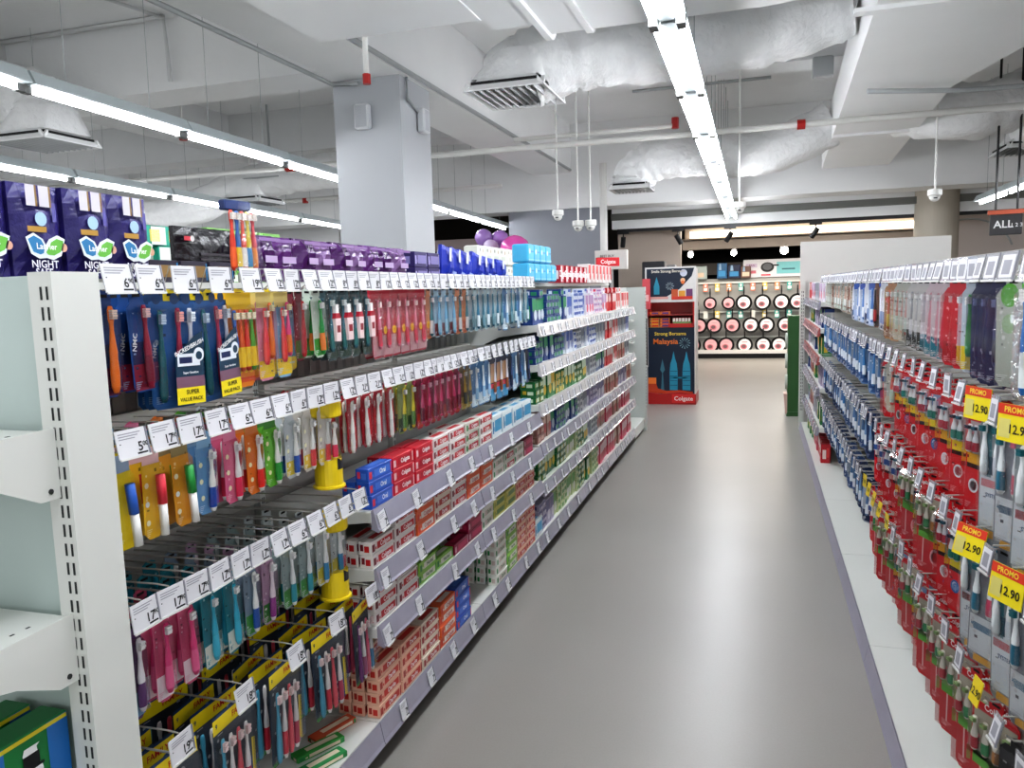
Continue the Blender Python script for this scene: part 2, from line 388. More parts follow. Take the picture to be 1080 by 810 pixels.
# flat rectangular duct running down the hall
d = MB().add([(.57, 3.6, 3.0), (2.2, 3.6, 3.0), (1.45, 7.2, 3.0), (1.62, 11.6, 3.0), (.80, 11.6, 3.0),
              (.57, 3.6, 3.42), (2.2, 3.6, 3.42), (1.45, 7.2, 3.42), (1.62, 11.6, 3.42), (.80, 11.6, 3.42)],
             [(0, 4, 3, 2, 1), (5, 6, 7, 8, 9), (0, 1, 6, 5), (1, 2, 7, 6), (2, 3, 8, 7), (3, 4, 9, 8), (4, 0, 5, 9)], DUCT)
root = d.obj('rectangular_duct')
MB().box(.5, 2.25, 4.95, 5.03, 2.975, 3.0, DUCT).obj('flange', root)
MB().box(.72, 1.6, 9.0, 9.06, 2.975, 3.0, DUCT).obj('flange', root)
tag(root, 'large flat white rectangular duct above the right shelves', 'air duct')
# rounded main duct crossing near the camera
d = MB()
def rr2(y0, y1, z0, z1, r, n=6):
    pts = []
    for (cy, cz, a0) in ((y1 - r, z1 - r, 0), (y0 + r, z1 - r, 90), (y0 + r, z0 + r, 180), (y1 - r, z0 + r, 270)):
        for k in range(n + 1): a = R(a0 + 90 * k / n); pts.append((cy + r * math.cos(a), cz + r * math.sin(a)))
    return pts
d.prism(rr2(4.0, 5.1, 3.08, 3.6, .14), 'x', -1.25, .0, DUCT)
d.prism(rr2(3.6, 4.62, 3.06, 3.6, .12), 'x', -2.6, -1.55, DUCT)
d.prism(rr2(3.8, 4.85, 3.07, 3.6, .12), 'x', -1.55, -1.25, DUCT)
root = d.obj('main_duct')
MB().prism(rr2(3.98, 5.12, 3.06, 3.62, .15), 'x', -1.02, -.98, DUCT).obj('seam_band', root)
MB().prism(rr2(3.97, 5.13, 3.05, 3.63, .15), 'x', -1.28, -1.24, DUCT).obj('seam_band', root)
n = 14; vs = []; fs = []
for i in range(n + 1):
    a = R(90 * i / n); cxx, cyy = 0.0, 3.3
    for (y, z) in rr2(4.0, 5.1, 3.08, 3.6, .14): rad = y - cyy; vs.append((cxx + rad * math.sin(a) * .55, cyy + rad * math.cos(a), z))
m_ = len(rr2(0, 1, 0, 1, .1))
for i in range(n):
    for k in range(m_): j = (k + 1) % m_; fs.append((i * m_ + k, i * m_ + j, i * m_ + m_ + j, i * m_ + m_ + k))
MB().add(vs, fs, DUCT).obj('elbow', root, smooth=False)
tag(root, 'big white rounded main duct crossing under the near ceiling', 'air duct')

def pipe_thing(path, r, label, fits=(), name='ceiling_pipe', m=PIPE, n=8):
    o = MB().tube(path, r, m, n).obj(name, smooth=True)
    for p, q in fits: MB().tube([p, q], r * 1.5, REDP, 8).obj('red_coupling', o)
    return tag(o, label, 'pipe')
pipe_thing([(-9, 7.85, 2.94), (7.8, 8.0, 2.94)], .03, 'thicker white pipe crossing the hall above the aisle strip lights', [((.33, 7.93, 2.94), (.40, 7.93, 2.94)), ((-5.05, 7.88, 2.94), (-4.95, 7.88, 2.94))])
pipe_thing([(-2.6, 8.6, 3.16), (-.82, 8.6, 3.16)], .025, 'thinner white sprinkler branch pipe ending in a red cap', [((-.84, 8.6, 3.13), (-.84, 8.6, 3.24))])
pipe_thing([(-2.31, 4.55, 3.95), (-2.31, 4.55, 2.80)], .017, 'white vertical sprinkler drop pipe with red ends beside the square column', [((-2.31, 4.55, 2.79), (-2.31, 4.55, 2.85)), ((-2.31, 4.55, 3.30), (-2.31, 4.55, 3.40))])
pipe_thing([(.32, 5.3, 3.94), (.35, 5.5, 3.3)], .02, 'short white drop pipe in front of the near insulated duct', [((.349, 5.49, 3.33), (.35, 5.5, 3.3))])
pipe_thing([(2.35, 8.1, 3.4), (2.35, 8.1, 2.86), (3.6, 8.1, 2.84)], .025, 'white bent pipe with red joints at the upper right', [((2.35, 8.1, 3.35), (2.35, 8.1, 3.42)), ((2.35, 8.1, 2.82), (2.35, 8.1, 2.9))])
pipe_thing([(.8, 6.9, 2.96), (1.55, 7.2, 2.96), (4, 7.6, 3.0)], .02, 'grey conduit fixed under the flat rectangular duct', m=GREYM)
pipe_thing([(-3.34, -1, 3.22), (-3.34, 5.95, 3.22), (-3.1, 5.95, 3.2)], .018, 'grey conduit along the left edge of the long beam', m=GREYM)
pipe_thing([(-2.70, -1, 3.27), (-2.70, 11.8, 3.27)], .02, 'grey conduit along the right edge of the long beam', m=GREYM)
pipe_thing([(-2.74, 6.1, 3.25), (-2.74, 6.1, 3.08), (-2.74, 6.36, 3.0)], .012, 'thin curved cable conduit above the side speaker on column', m=GREYM)
pipe_thing([(-6.9, 5.9, 3.93), (-4.9, 5.9, 3.93), (-4.9, 5.93, 3.4)], .02, 'white conduit bent down over the left cross beam', m=CEILG)
pipe_thing([(-5.5, 3, 3.92), (-4.9, 5.9, 3.92)], .015, 'thin white conduit slanting across the left ceiling slab', m=CEILG)
pipe_thing([(-9, 10.6, 2.95), (-3.4, 10.6, 2.95)], .03, 'white pipe crossing behind the two left light rows', [((-6.5, 10.6, 2.9), (-6.5, 10.6, 2.97))])
pipe_thing([(.1, 8.07, 3.42), (-1.2, 8.07, 3.42)], .015, 'thin conduit on the beam between both insulated ducts', m=GREYM)
o = MB().bbox(-.09, .09, -.05, .05, -.09, .09, .01, GREYM).obj('junction_box', loc=(.55, 8.03, 3.45)); tag(o, 'square grey junction box at the end of thin conduit', 'electrical box')
for (x, y, z, lab) in ((-5.6, 6.9, 3.17, 'upper'), (-6.6, 9.4, 3.05, 'lower')):
    o = MB().tube([(0, 0, -.05), (0, 0, .05)], .04, REDP, 8).tube([(0, 0, .05), (0, 0, 3.949 - z)], .012, PIPE, 6).obj('sprinkler_head', loc=(x, y, z)); tag(o, '%s red sprinkler head between the left light rows' % lab, 'sprinkler')

# ------------------------------------------------------------------ small ceiling fittings
def speaker(loc, rz, label):
    r = empty('wall_speaker', loc, rz)
    MB().bbox(-.065, .065, -.07, 0, -.1, .1, .012, mat('speaker_plastic', 'd9dbde', .4)).obj('cabinet', r)
    MB().poly([(-.05, -.085), (.05, -.085), (.05, .085), (-.05, .085)], -.071, mat('speaker_grille', 'c2c5ca', .6, bump=.5, bscale=200)).obj('grille', r)
    tag(r, label, 'speaker')
speaker((-3.08, 5.995, 2.94), 0, 'white speaker on the front face of the square column')
speaker((-2.755, 6.37, 2.95), R(90), 'white speaker on the right side face of the column')
def dome(x, y, z, label):
    r = empty('security_camera', (x, y, z))
    MB().tube([(0, 0, .04), (0, 0, 3.949 - z)], .008, PIPE, 8).obj('drop_rod', r)
    MB().lathe([(.055, .05), (.06, .04), (.06, 0), (.05, -.01)], PIPE, 16).obj('base', r, smooth=False)
    MB().lathe([(.045, -.01), (.043, -.03), (.03, -.05), (.01, -.058)], PIPE, 14).obj('dome', r, smooth=True)
    MB().lathe([(.016, -.0), (.016, .01)], BLK, 10, c=(0, 0, 0)).obj('lens', r).location = (0, -.04, -.035)
    tag(r, label, 'camera')
for (px, pz, lab) in ((-1.97, 2.26, 'leftmost of three hanging dome cameras before the grey wall'), (-1.76, 2.14, 'middle of three hanging dome cameras before the grey wall'),
                      (-1.63, 2.14, 'rightmost of three hanging dome cameras before the grey wall'), (-.18, 2.23, 'white dome camera hanging beside the aisle strip light end'), (1.5, 2.24, 'white dome camera hanging above the right shelves')):
    dome(px, 8.0, pz, 'white ' + lab if not lab.startswith('white') else lab)
tr = empty('track_lighting', (0, 12.95, 2.42))
MB().box(-2.2, 5.0, -.02, .02, -.03, .02, BLK).obj('track_rail', tr)
tag(tr, 'black lighting track under the far white beam', 'light track')
for i, (x, rx) in enumerate(((-2.05, 0.15), (-1.2, -.5), (-.42, .6), (.80, .6), (2.5, .6))):
    s = empty('track_spotlight', (x * 1.026, 12.95, 2.39))
    MB().box(-.09, .09, -.02, .02, -.03, 0, BLK).obj('adapter', s)
    MB().tube([(0, 0, -.03), (0, 0, -.09)], .01, BLK, 6).obj('stem', s)
    h = MB().tube([(0, 0, .05), (0, 0, -.11)], .04, BLK, 14).obj('lamp_head', s, loc=(0, -.02, -.13)); h.rotation_euler = (R(20), rx, 0)
    tag(s, 'black track spotlight, %s from the left on the far track' % ordn(i + 1), 'spotlight')
GLOW = mat('spot_glow', 'fff3df', .3, emit=60, vary=0)
for i, (px, d_, z, rr_) in enumerate(((-1.28, 16, 2.10, .05), (-.46, 16, 2.10, .05), (.46, 16, 2.11, .07), (2.05, 15.5, 2.16, .06), (2.35, 15.5, 2.18, .08), (2.62, 15.5, 2.16, .05))):
    s = empty('spotlight', (px, d_, z))
    MB().tube([(0, 0, 0), (0, .1, .03)], rr_ + .01, BLK, 12).obj('lamp_body', s)
    MB().tube([(0, -.012, -.004), (0, .0, 0)], rr_, GLOW, 12).obj('bulb', s)
    MB().tube([(0, .05, .02), (0, .05, 2.24 - z)], .01, BLK, 6).obj('stem', s)
    tag(s, 'glowing round spotlight in the far room, %s from the left' % ordn(i + 1), 'spotlight')
# hanging ALL sign
s = empty('hanging_sign', (2.3, 8.9, 2.0)); s.rotation_euler = (0, 0, R(-12))
MB().bbox(-.135, .135, -.02, .02, -.10, .10, .005, mat('sign_black', '2b2a2c', .4)).obj('sign_board', s)
MB().box(-.155, .155, -.025, .025, .10, .14, mat('sign_orange', 'b5573a', .4)).obj('orange_band', s)
tx = MB().text('ALL', -.02, 0, .10, -.0215, C('e8e8e8')); tx.text('1 2 3', .09, -.01, .05, -.0215, C('e8e8e8')); tx.obj('lettering', s)
w = MB(); w.tube([(-.09, 0, .14), (-.09, 0, 1.9)], .012, BLK, 6); w.tube([(.09, 0, .14), (.09, 0, 1.9)], .012, BLK, 6); w.obj('hanger_rods', s)
tag(s, 'black hanging sign with orange top band reading ALL', 'sign')
# curved ring feature on the pale right wall
o = MB().tube([(3.0 + 0 + .62 * math.cos(R(a)), 13.5, 1.75 + .62 * math.sin(R(a))) for a in range(20, 200, 8)], .015, GREYM, 6).obj('curved_tube_rail', smooth=True)
tag(o, 'thin grey arched rail before the pale far right wall', 'rail')
MB().box(2.9, 7.9, 14.0, 14.1, 0, 2.9, PINKW).obj('wall_partition_pale', kind='structure')

# ------------------------------------------------------------------ toothbrushes and packs
_bc = {}
def brush_mesh(L, main, accent, bris):
    key = (L, main, accent, bris)
    if key in _bc: return _bc[key]
    s = L / .18
    P = [(0, .0055, .004), (.012, .0098, .0065), (.045, .0104, .007), (.07, .0085, .006), (.085, .0092, .006), (.105, .0062, .005), (.128, .0042, .0036), (.142, .005, .0034), (.150, .0078, .003), (.170, .0078, .003), (.178, .005, .002)]
    m = MB(); n = 8; vs = []
    for z, a, b in P:
        vs += [(a * math.cos(2 * math.pi * k / n), b * math.sin(2 * math.pi * k / n), (z - .18) * s) for k in range(n)]
    fa = []; fb = []
    for i in range(len(P) - 1):
        for k in range(n):
            j = (k + 1) % n; (fb if i in (1, 2) else fa).append((i * n + k, i * n + j, i * n + n + j, i * n + n + k))
    fa += [tuple(range(n - 1, -1, -1)), tuple(range((len(P) - 1) * n, len(P) * n))]
    m.add(vs, fa, C(main)); m.add(vs, fb, C(accent))
    b = MB()
    for k in range(4):
        z0 = (.151 + .005 * k - .18) * s; dd = .007 + (.001 if k % 2 else 0)
        b.box(-.0062, .0062, -.0028 - dd, -.0024, z0, z0 + .0043 * s, C(bris))
    _bc[key] = (m.mesh('toothbrush', True), b.mesh('bristles'))
    return _bc[key]
class Design: pass
def design(kind, look, w, h, card, brushes=(), bands=(), texts=(), bag=False, header=None, bL=.155, pitch=.082, extra=None, cat='toothbrush', cz=None, depth=.028, clear=True, hdrz=.03, discs=()):
    d = Design(); d.kind = kind; d.look = look; d.pitch = pitch; d.cat = cat; d.dd = depth; d.w = w; d.h = h
    c = MB(); t = .0012; top = -.022 if cz is None else cz
    b = min(.012, w * .3)
    # die-cut backing card with chamfered corners and a hang tab with euro slot
    pts = [(-w / 2 + b, -h), (w / 2 - b, -h), (w / 2, -h + b), (w / 2, top - b), (w / 2 - b, top), (-w / 2 + b, top), (-w / 2, top - b), (-w / 2, -h + b)]
    m0 = C(card) if card else BAG
    c.prism(pts, 'y', 0, t, m0)
    hw = min(.02, w * .45)
    c.prism([(-hw, top), (hw, top), (hw, -.004), (hw * .4, .002), (-hw * .4, .002), (-hw, -.004)], 'y', 0.0002, t, C(header) if header else m0)
    c.rect(-hw * .55, hw * .55, -.012, -.006, -.0004, DARK)
    for (x0, x1, z0, z1, col) in bands: c.rect(x0 * w, x1 * w, z0 * h, z1 * h, -.0005, C(col))
    for (x, z, r, col) in discs: c.disc(x * w, z * h, r, -.0008, C(col), 14)
    for tx in texts:
        s_, x, z, size, col = tx[:5]; c.text(s_, x * w, z * h, size, -.0012 if len(tx) < 7 else tx[6], C(col), rot=(tx[5] if len(tx) > 5 else 0))
    # small print: lines, dots and a pale corner mark so that no card is a blank sheet
    if card:
        pr = random.Random(look); rgb = [int(card[i:i + 2], 16) for i in (0, 2, 4)]
        dk = '%02x%02x%02x' % tuple(int(v * .6) for v in rgb); lt = '%02x%02x%02x' % tuple(int(v * .45 + 255 * .55) for v in rgb)
        for k in range(9):
            zz = -h * pr.uniform(.18, .95); xx = pr.choice((-1, -1, 1)) * w * pr.uniform(.2, .40); ww = w * pr.uniform(.05, .14)
            if k % 3 == 0: c.disc(xx, zz, ww * .45, -.0007, C(lt), 8)
            else: c.rect(xx - ww / 2, xx + ww / 2, zz, zz + pr.uniform(.002, .007), -.0007, C(dk if k % 2 else lt))
        for k in range(4): c.rect(-w * .42, w * (-.12 - .05 * k), -h * .90 - k * .004, -h * .90 - k * .004 + .0018, -.0009, C(lt))
    d.card = c.mesh('card')
    d.br = []
    for (x, z, main, acc, bris) in brushes: d.br.append(((x * w, -.009, z * h), brush_mesh(bL, main, acc, bris)))
    d.blister = None
    if clear:
        bl = MB()
        if bag:
            nx, nz = 4, 8; vs = []; fs = []; rr_ = random.Random(len(look) * 7 + int(w * 1000))
            for j in range(nz + 1):
                for i in range(nx + 1):
                    u = i / nx; edge = min(u, 1 - u) * 2
                    vs.append(((u - .5) * (w + .006), -.002 - .018 * min(1, edge * 1.5) * min(1, 2.5 * min(j / nz, 1 - j / nz)) + rr_.uniform(-.003, .003), -h - .004 + (h - .015) * j / nz))
            for j in range(nz):
                for i in range(nx): a = j * (nx + 1) + i; fs.append((a, a + 1, a + nx + 2, a + nx + 1))
            bl.add(vs, fs, BAG)
        else:
            z0, z1 = -h + .012, top - .012; x1 = w / 2 - .003; x2 = w / 2 - .009
            vs = [(-x1, -.0015, z0), (x1, -.0015, z0), (x1, -.0015, z1), (-x1, -.0015, z1), (-x2, -.019, z0 + .01), (x2, -.019, z0 + .01), (x2, -.019, z1 - .01), (-x2, -.019, z1 - .01)]
            bl.add(vs, [(4, 5, 6, 7), (0, 1, 5, 4), (1, 2, 6, 5), (2, 3, 7, 6), (3, 0, 4, 7)], CLEAR)
        d.blister = bl.mesh('blister')
    d.extra = extra
    return d
def hang(d, x, y, z, rz, label, full, group=None, tilt=0.0):
    o = mk(d.kind, d.card, None, (x, y, z), rz)
    o.rotation_euler = (0, tilt, rz)
    for loc, (bm, sm) in d.br:
        b = mk('toothbrush', bm, o, loc)
        if full: mk('bristles', sm, b)
    if d.blister and full: mk('blister' , d.blister, o)
    if d.extra:
        for nm, me in d.extra: mk(nm, me, o)
    tag(o, label, d.cat, group)
    return o

HOLD = clear_mat('ticket_holder_plastic', tint=(.86, .86, .9), gloss=.12, rough=.2, haze=.25)
# price tags -------------------------------------------------------
_tags = {}
def price_tag_mesh(price, w=.072, h=.054, style='white'):
    key = (price, w, h, style)
    if key in _tags: return _tags[key]
    m = MB()
    if style == 'promo':
        m.box(-w / 2, w / 2, -.001, .001, -h, 0, C('f0dc28')); m.rect(-w / 2, w / 2, -h * .28, 0, -.0016, C('d8402a'))
        m.text('PROMO', 0, -h * .15, h * .22, -.002, C('f5e04a')); m.text(price, w * .12, -h * .66, h * .34, -.002, INK)
        m.rect(-w * .45, -w * .12, -h * .9, -h * .4, -.0018, C('d9cf7a'))
    elif style == 'yellow':
        m.box(-w / 2, w / 2, -.001, .001, -h, 0, C('ecd32a')); m.text(price, 0, -h * .55, h * .4, -.002, INK)
    else:
        m.box(-w / 2, w / 2, -.001, .0015, -h, 0, CARDW if style == 'white' else HOLD)
        if style == 'holder': m.rect(-w * .42, w * .36, -h * .9, -h * .12, -.0014, CARDW)
        m.box(-w / 2, w / 2, -.004, -.001, -h - .003, -h + .001, PIPE)
        m.box(w / 2 - .003, w / 2, -.003, -.001, -h, 0, mat('tag_edge', '8f8f98', .3))
        a, _, b = price.partition('.')
        if style == 'holder': m.rect(-w * .3, w * .2, -h * .8, -h * .3, -.0016, INKL)
        elif w > .03:
            m.text(a, w * (.16 if len(a) > 1 else .22), -h * .68, h * .46, -.0016, INK); m.text(b, w * .39, -h * .6, h * .24, -.0016, INK)
            for k in range(3): m.rect(-w * .42, w * (.3 - .1 * k), -h * (.14 + .09 * k) - h * .02, -h * (.14 + .09 * k) + h * .015, -.0016, INKL)
            m.rect(w * .08, w * .42, -h * .93, -h * .87, -.0016, INK); m.rect(-w * .42, -w * .38, -h * .5, -h * .46, -.0016, INK)
        else:
            m.rect(-w * .1, w * .3, -h * .8, -h * .45, -.0016, INK)
    _tags[key] = m.mesh('price_tag')
    return _tags[key]
_hk = {}
def hook_mesh(L, r=.0026, dbl=True):
    if not dbl: r = .002
    if (L, dbl) not in _hk:
        m = MB(); m.tube([(0, 0, 0), (L * .5, 0, .003), (L - .02, 0, .003), (L - .006, 0, .012)], r, WIRE, 5)
        if dbl: m.tube([(0, 0, .045), (L - .03, 0, .052), (L, 0, .05)], r * .8, WIRE, 5)
        else: m.tube([(L - .05, 0, .003), (L - .03, 0, .05), (L, 0, .05)], r * .8, WIRE, 5)
        m.box(-.004, .002, -.02, .02, -.015, .06, WIRE)
        _hk[(L, dbl)] = m.mesh('hook')
    return _hk[(L, dbl)]

class Side:
    """one face of a shelving run. face=+1 looks to +x (left run), -1 looks to -x (right run)"""
    def __init__(s, face, back, front, bays, zfloor):
        s.face = face; s.back = back; s.front = front; s.bays = bays; s.roots = []
    def bay(s, y):
        for r, (a, b) in zip(s.roots, s.bays):
            if y < b: return r
        return s.roots[-1]
def peg_row(side, rowname, ztag, y0, y1, plan, depthn, near, tagw=.072, tagh=.054, jitter=5, yaw=0, L=None, seed=1, skip_tag=()):
    """plan: list of (y_end, [designs], price, style). hangs packs from every hook"""
    rr_ = random.Random(seed); y = y0; k = 0
    Lh = abs(side.front - side.back) if L is None else L
    rz = R(90) if side.face > 0 else R(-90)
    sidew = 'left' if side.face > 0 else 'right'
    while y < y1 - .02:
        for sec in plan:
            if y < sec[0]: break
        ds = sec[1]; d = ds[k % len(ds)]; price = sec[2]; style = sec[3] if len(sec) > 3 else ('white' if side.face > 0 else 'holder')
        p = d.pitch if d is not None else .09
        if side.face < 0 and style == 'promo' and k % 2: style = 'holder'
        yc = y + p / 2; k += 1
        root = side.bay(yc); jj = jitter if (side.face > 0 or yc < 3.2) else 14
        if side.face < 0 and yc > 3.2: d = rr_.choice(ds); nskip = rr_.random() < .07
        else: nskip = False
        hx = side.back
        hk = mk('hook', hook_mesh(Lh, dbl=not (side.face > 0 and ztag > 1)), root, (hx - root.location.x, yc - root.location.y, ztag + .008), 0 if side.face > 0 else math.pi)
        tg = mk('price_tag', price_tag_mesh(price, (.085 if style == 'promo' else tagw), (.07 if style == 'promo' else tagh), style), hk, (Lh + .004, 0, .05), R(90))
        tg.rotation_euler = (R(rr_.uniform(-14, -2)), 0, R(90 + rr_.uniform(-5, 5)) + (yaw * (1 if style == 'promo' else .3) if side.face < 0 else 0))
        if d is not None:
            nn = 0 if nskip else depthn(yc) if callable(depthn) else depthn
            for q in range(nn):
                xx = side.back + side.face * (Lh - .03 - q * d.dd)
                full = (q == 0 and near(yc)) if callable(near) else near
                posw = ['front', 'second', 'third', 'fourth', 'fifth', 'sixth'][q]
                if q > 2: xx -= side.face * .03 * (q - 2)
                lab = '%s, %s on %s hook from near end, %s %s row' % (d.look, posw, ordn(k), sidew, rowname)
                hang(d, xx, yc + rr_.uniform(-.004, .004), ztag + .009, rz + yaw + R(rr_.uniform(-jj, jj)), lab, full, '%s gondola packs on the %s hook row' % (sidew, rowname),
                     tilt=R(rr_.uniform(-2.5, 2.5)))
        y += p
    return k

# ------------------------------------------------------------------ cartons
def carton_mesh(L, H, D, base, label=None, end=None, text=None, tcol='ffffff', style=0):
    m = MB(); m.bbox(-L / 2, L / 2, -D / 2, D / 2, 0, H, .0012, C(base))
    f = -D / 2 - .0006
    if label:
        if style == 0:
            m.rect(-L * .26, L * .40, H * .24, H * .78, f, C(label)); m.rect(-L * .47, -L * .36, H * .2, H * .75, f, C(end or label)); m.rect(L * .43, L * .48, H * .1, H * .9, f, C(end or label)); m.rect(-L * .34, -L * .29, H * .3, H * .5, f, C(label))
            # same print on the top face
            m.add([(-L * .26, -D * .2, H + .0006), (L * .40, -D * .2, H + .0006), (L * .40, D * .28, H + .0006), (-L * .26, D * .28, H + .0006)], [(0, 1, 2, 3)], C(label))
        elif style == 1:
            m.rect(-L * .47, L * .47, H * .5, H * .95, f, C(label)); m.disc(L * .2, H * .35, H * .2, f - .0004, C(end or 'ffffff'), 12)
        elif style == 2:
            m.rect(-L * .47, L * .0, H * .05, H * .95, f, C(label)); m.rect(L * .1, L * .42, H * .2, H * .8, f, C(end or label))
    if end:
        for sx in (-1, 1):
            x = sx * (L / 2 + .0006)
            P = [(x, -D * .32, H * .22), (x, D * .05, H * .22), (x, D * .05, H * .7), (x, -D * .32, H * .7)]
            m.add(P if sx > 0 else P[::-1], [(0, 1, 2, 3)], C(label or end))
            P = [(x, D * .12, H * .3), (x, D * .36, H * .3), (x, D * .36, H * .8), (x, D * .12, H * .8)]
            m.add(P if sx > 0 else P[::-1], [(0, 1, 2, 3)], C(end if end != base else 'ffffff'))
    if text: m.text(text, L * .08, H * .5, H * .52, f - .0006, C(tcol))
    return m.mesh('carton')
GROUPAT = {'toothpaste_carton': ' on the promotion stand', 'toothbrush_box': ' in the stand tray', 'utensil_card': ' on the far wall', 'upright_carton': ' on the far shelves', 'small_carton': ' on the far left shelves', 'toothpaste_carton_small': ' on the far left shelves'}
def put(name, me, x, y, z, rz, label, cat, group=None):
    w = name.replace('_', ' ')
    if not group: group = w + ('es' if w.endswith('x') or w.endswith('ch') else 's') + GROUPAT.get(name, ' on the left gondola top')
    return tag(mk(name, me, None, (x, y, z), rz), label, cat, group)

def make_bay(face, back, front, y0, y1, top, panelm, label, group, topcap=True, basez=.15, upright=True, railm=RAIL, basef=None):
    """gondola bay: back panel, uprights, base deck with rail, kick plate"""
    root = empty('gondola_bay', (back, (y0 + y1) / 2, 0)); W = (y1 - y0) / 2 - .0015
    D = abs(front - back); f = face
    X = lambda a, b: (min(a * f, b * f), max(a * f, b * f))
    MB().box(*X(-.02, 0), -W, W, 0, top, panelm).obj('back_panel', root)
    if topcap: MB().box(*X(-.02, .19), -W, W, top + .004, top + .025, WHITE_METAL).obj('top_deck', root)
    u = MB(); u.box(*X(0, .022), -W, -W + .028, 0.15, top, PANEL)
    for k in range(int((top - .2) / .032)):
        z = .2 + k * .032
        u.add([(f * .0225, -W + .008, z), (f * .0225, -W + .013, z), (f * .0225, -W + .013, z + .02), (f * .0225, -W + .008, z + .02)], [(0, 1, 2, 3)], SLOT)
        u.add([(f * .0225, -W + .017, z), (f * .0225, -W + .022, z), (f * .0225, -W + .022, z + .02), (f * .0225, -W + .017, z + .02)], [(0, 1, 2, 3)], SLOT)
    u.obj('upright', root)
    b = MB(); b.box(*X(0, D), -W, W, basez - .03, basez, WHITE_METAL); b.obj('base_deck', root)
    r = MB()
    xa = f * D; o_ = f * .018
    r.prism([(xa, basez - .004), (xa + o_ * .3, basez + .002), (xa + o_, basez - .06), (xa + o_ * 1.3, basez - .072), (xa + o_ * .9, basez - .078), (xa, basez - .07)], 'y', -W, W, railm)
    r.obj('base_rail', root)
    MB().box(*X(D - .08, D - .06), -W, W, 0, basez - .03, BLK if f > 0 else KICK).obj('kick_plate', root)  # left plate is black to paint in the dark shadow under the base rail
    tag(root, label, 'shelving unit', group)
    return root
def add_shelf(root, face, D, y0, y1, z, railm, tags=(), thick=.028, rh=.068, trim=True, tagsize=.042):
    """a shelf with side brackets, a tilted price rail and price cards as sub-parts"""
    yc = root.location.y; f = face; X = lambda a, b: (min(a * f, b * f), max(a * f, b * f))
    m = MB(); a, b = y0 - yc + .004, y1 - yc - .004
    m.box(*X(.023, D), a, b, z - thick, z, WHITE_METAL)
    for s_ in (a, b - .002):
        pts = [(f * .023, z - .11), (f * .10, z - .105), (f * .2, z - .06), (f * D, z - thick - .004), (f * D, z - .002), (f * .023, z - .002)]
        m.prism(pts, 'y', s_ - .0015 if s_ == a else s_ + .0015, s_ + .0015 if s_ == a else s_ + .0035, WHITE_METAL)
    sh = m.obj('shelf', root)
    xa = f * D; o_ = f * .016
    r = MB(); r.prism([(xa, z + .004), (xa + o_ * .5, z + .01), (xa + o_ * 1.4, z - rh + .018), (xa + o_ * 1.8, z - rh + .012), (xa + o_ * 1.4, z - rh + .004), (xa, z - rh + .014)], 'y', a, b, railm)
    r.obj('price_rail', sh)
    for (yy_, price, rot) in tags:
        t = mk('price_card', price_tag_mesh(price, tagsize, tagsize * 1.15), sh, (xa + o_ * .85 + f * .003, yy_ - yc, z - .004), R(90 if f > 0 else -90))
        t.rotation_euler = (R(-12), R(rot), R(90 if f > 0 else -90))
    return sh

# ================================================================== LEFT RUN
LB, LF = -1.55, -1.135           # back panel plane and hook/shelf front plane
bayL = [(1.13, 2.115), (2.115, 3.09), (3.09, 4.07), (4.07, 5.21), (5.21, 6.35), (6.35, 7.5)]
L = Side(1, LB, LF, bayL, 0)
bl = ['left gondola bay with four hook rows next to white end post', 'second left gondola bay, hooks above three rails of cartons', 'third left gondola bay, where the upper hooks end',
      'fourth left gondola bay, five full shelves just past the hooks', 'fifth left gondola bay, five shelves of small cartons', 'last left gondola bay beside the far end panel']
for i, (a, b) in enumerate(bayL):
    L.roots.append(make_bay(1, LB, LF - .01, a, b, 1.52, DPANEL if i < 3 else PANEL, bl[i], 'left gondola bays', railm=RAIL))
    if i < 3:
        bars = MB()
        for z in ((1.50, 1.195, .86, .545) if i == 0 else (1.50, 1.195)):
            bars.box(.02, .045, -(b - a) / 2 + .03, (b - a) / 2 - .03, z + .0, z + .03, WIRE)
        for z in (1.30, 1.04): bars.box(.02, .10, -(b - a) / 2 + .03, (b - a) / 2 - .03, z, z + .012, WHITE_METAL) if (z > 1.2 or i == 0) else None
        bars.obj('hook_rail', L.roots[-1])
# top cap and rear half of the run
m = MB(); m.box(-2.03, -1.575, 1.14, 7.5, 1.0, 1.54, PANEL); m.box(-2.03, -1.575, 1.14, 7.5, 0, 1.0, PANEL)
m.box(-2.03, -1.5725, 1.14, 7.5, 1.54, 1.5451, WHITE_METAL)
tag(m.obj('gondola_rear_body'), 'white rear body and top running behind the left gondola bays', 'shelving unit')

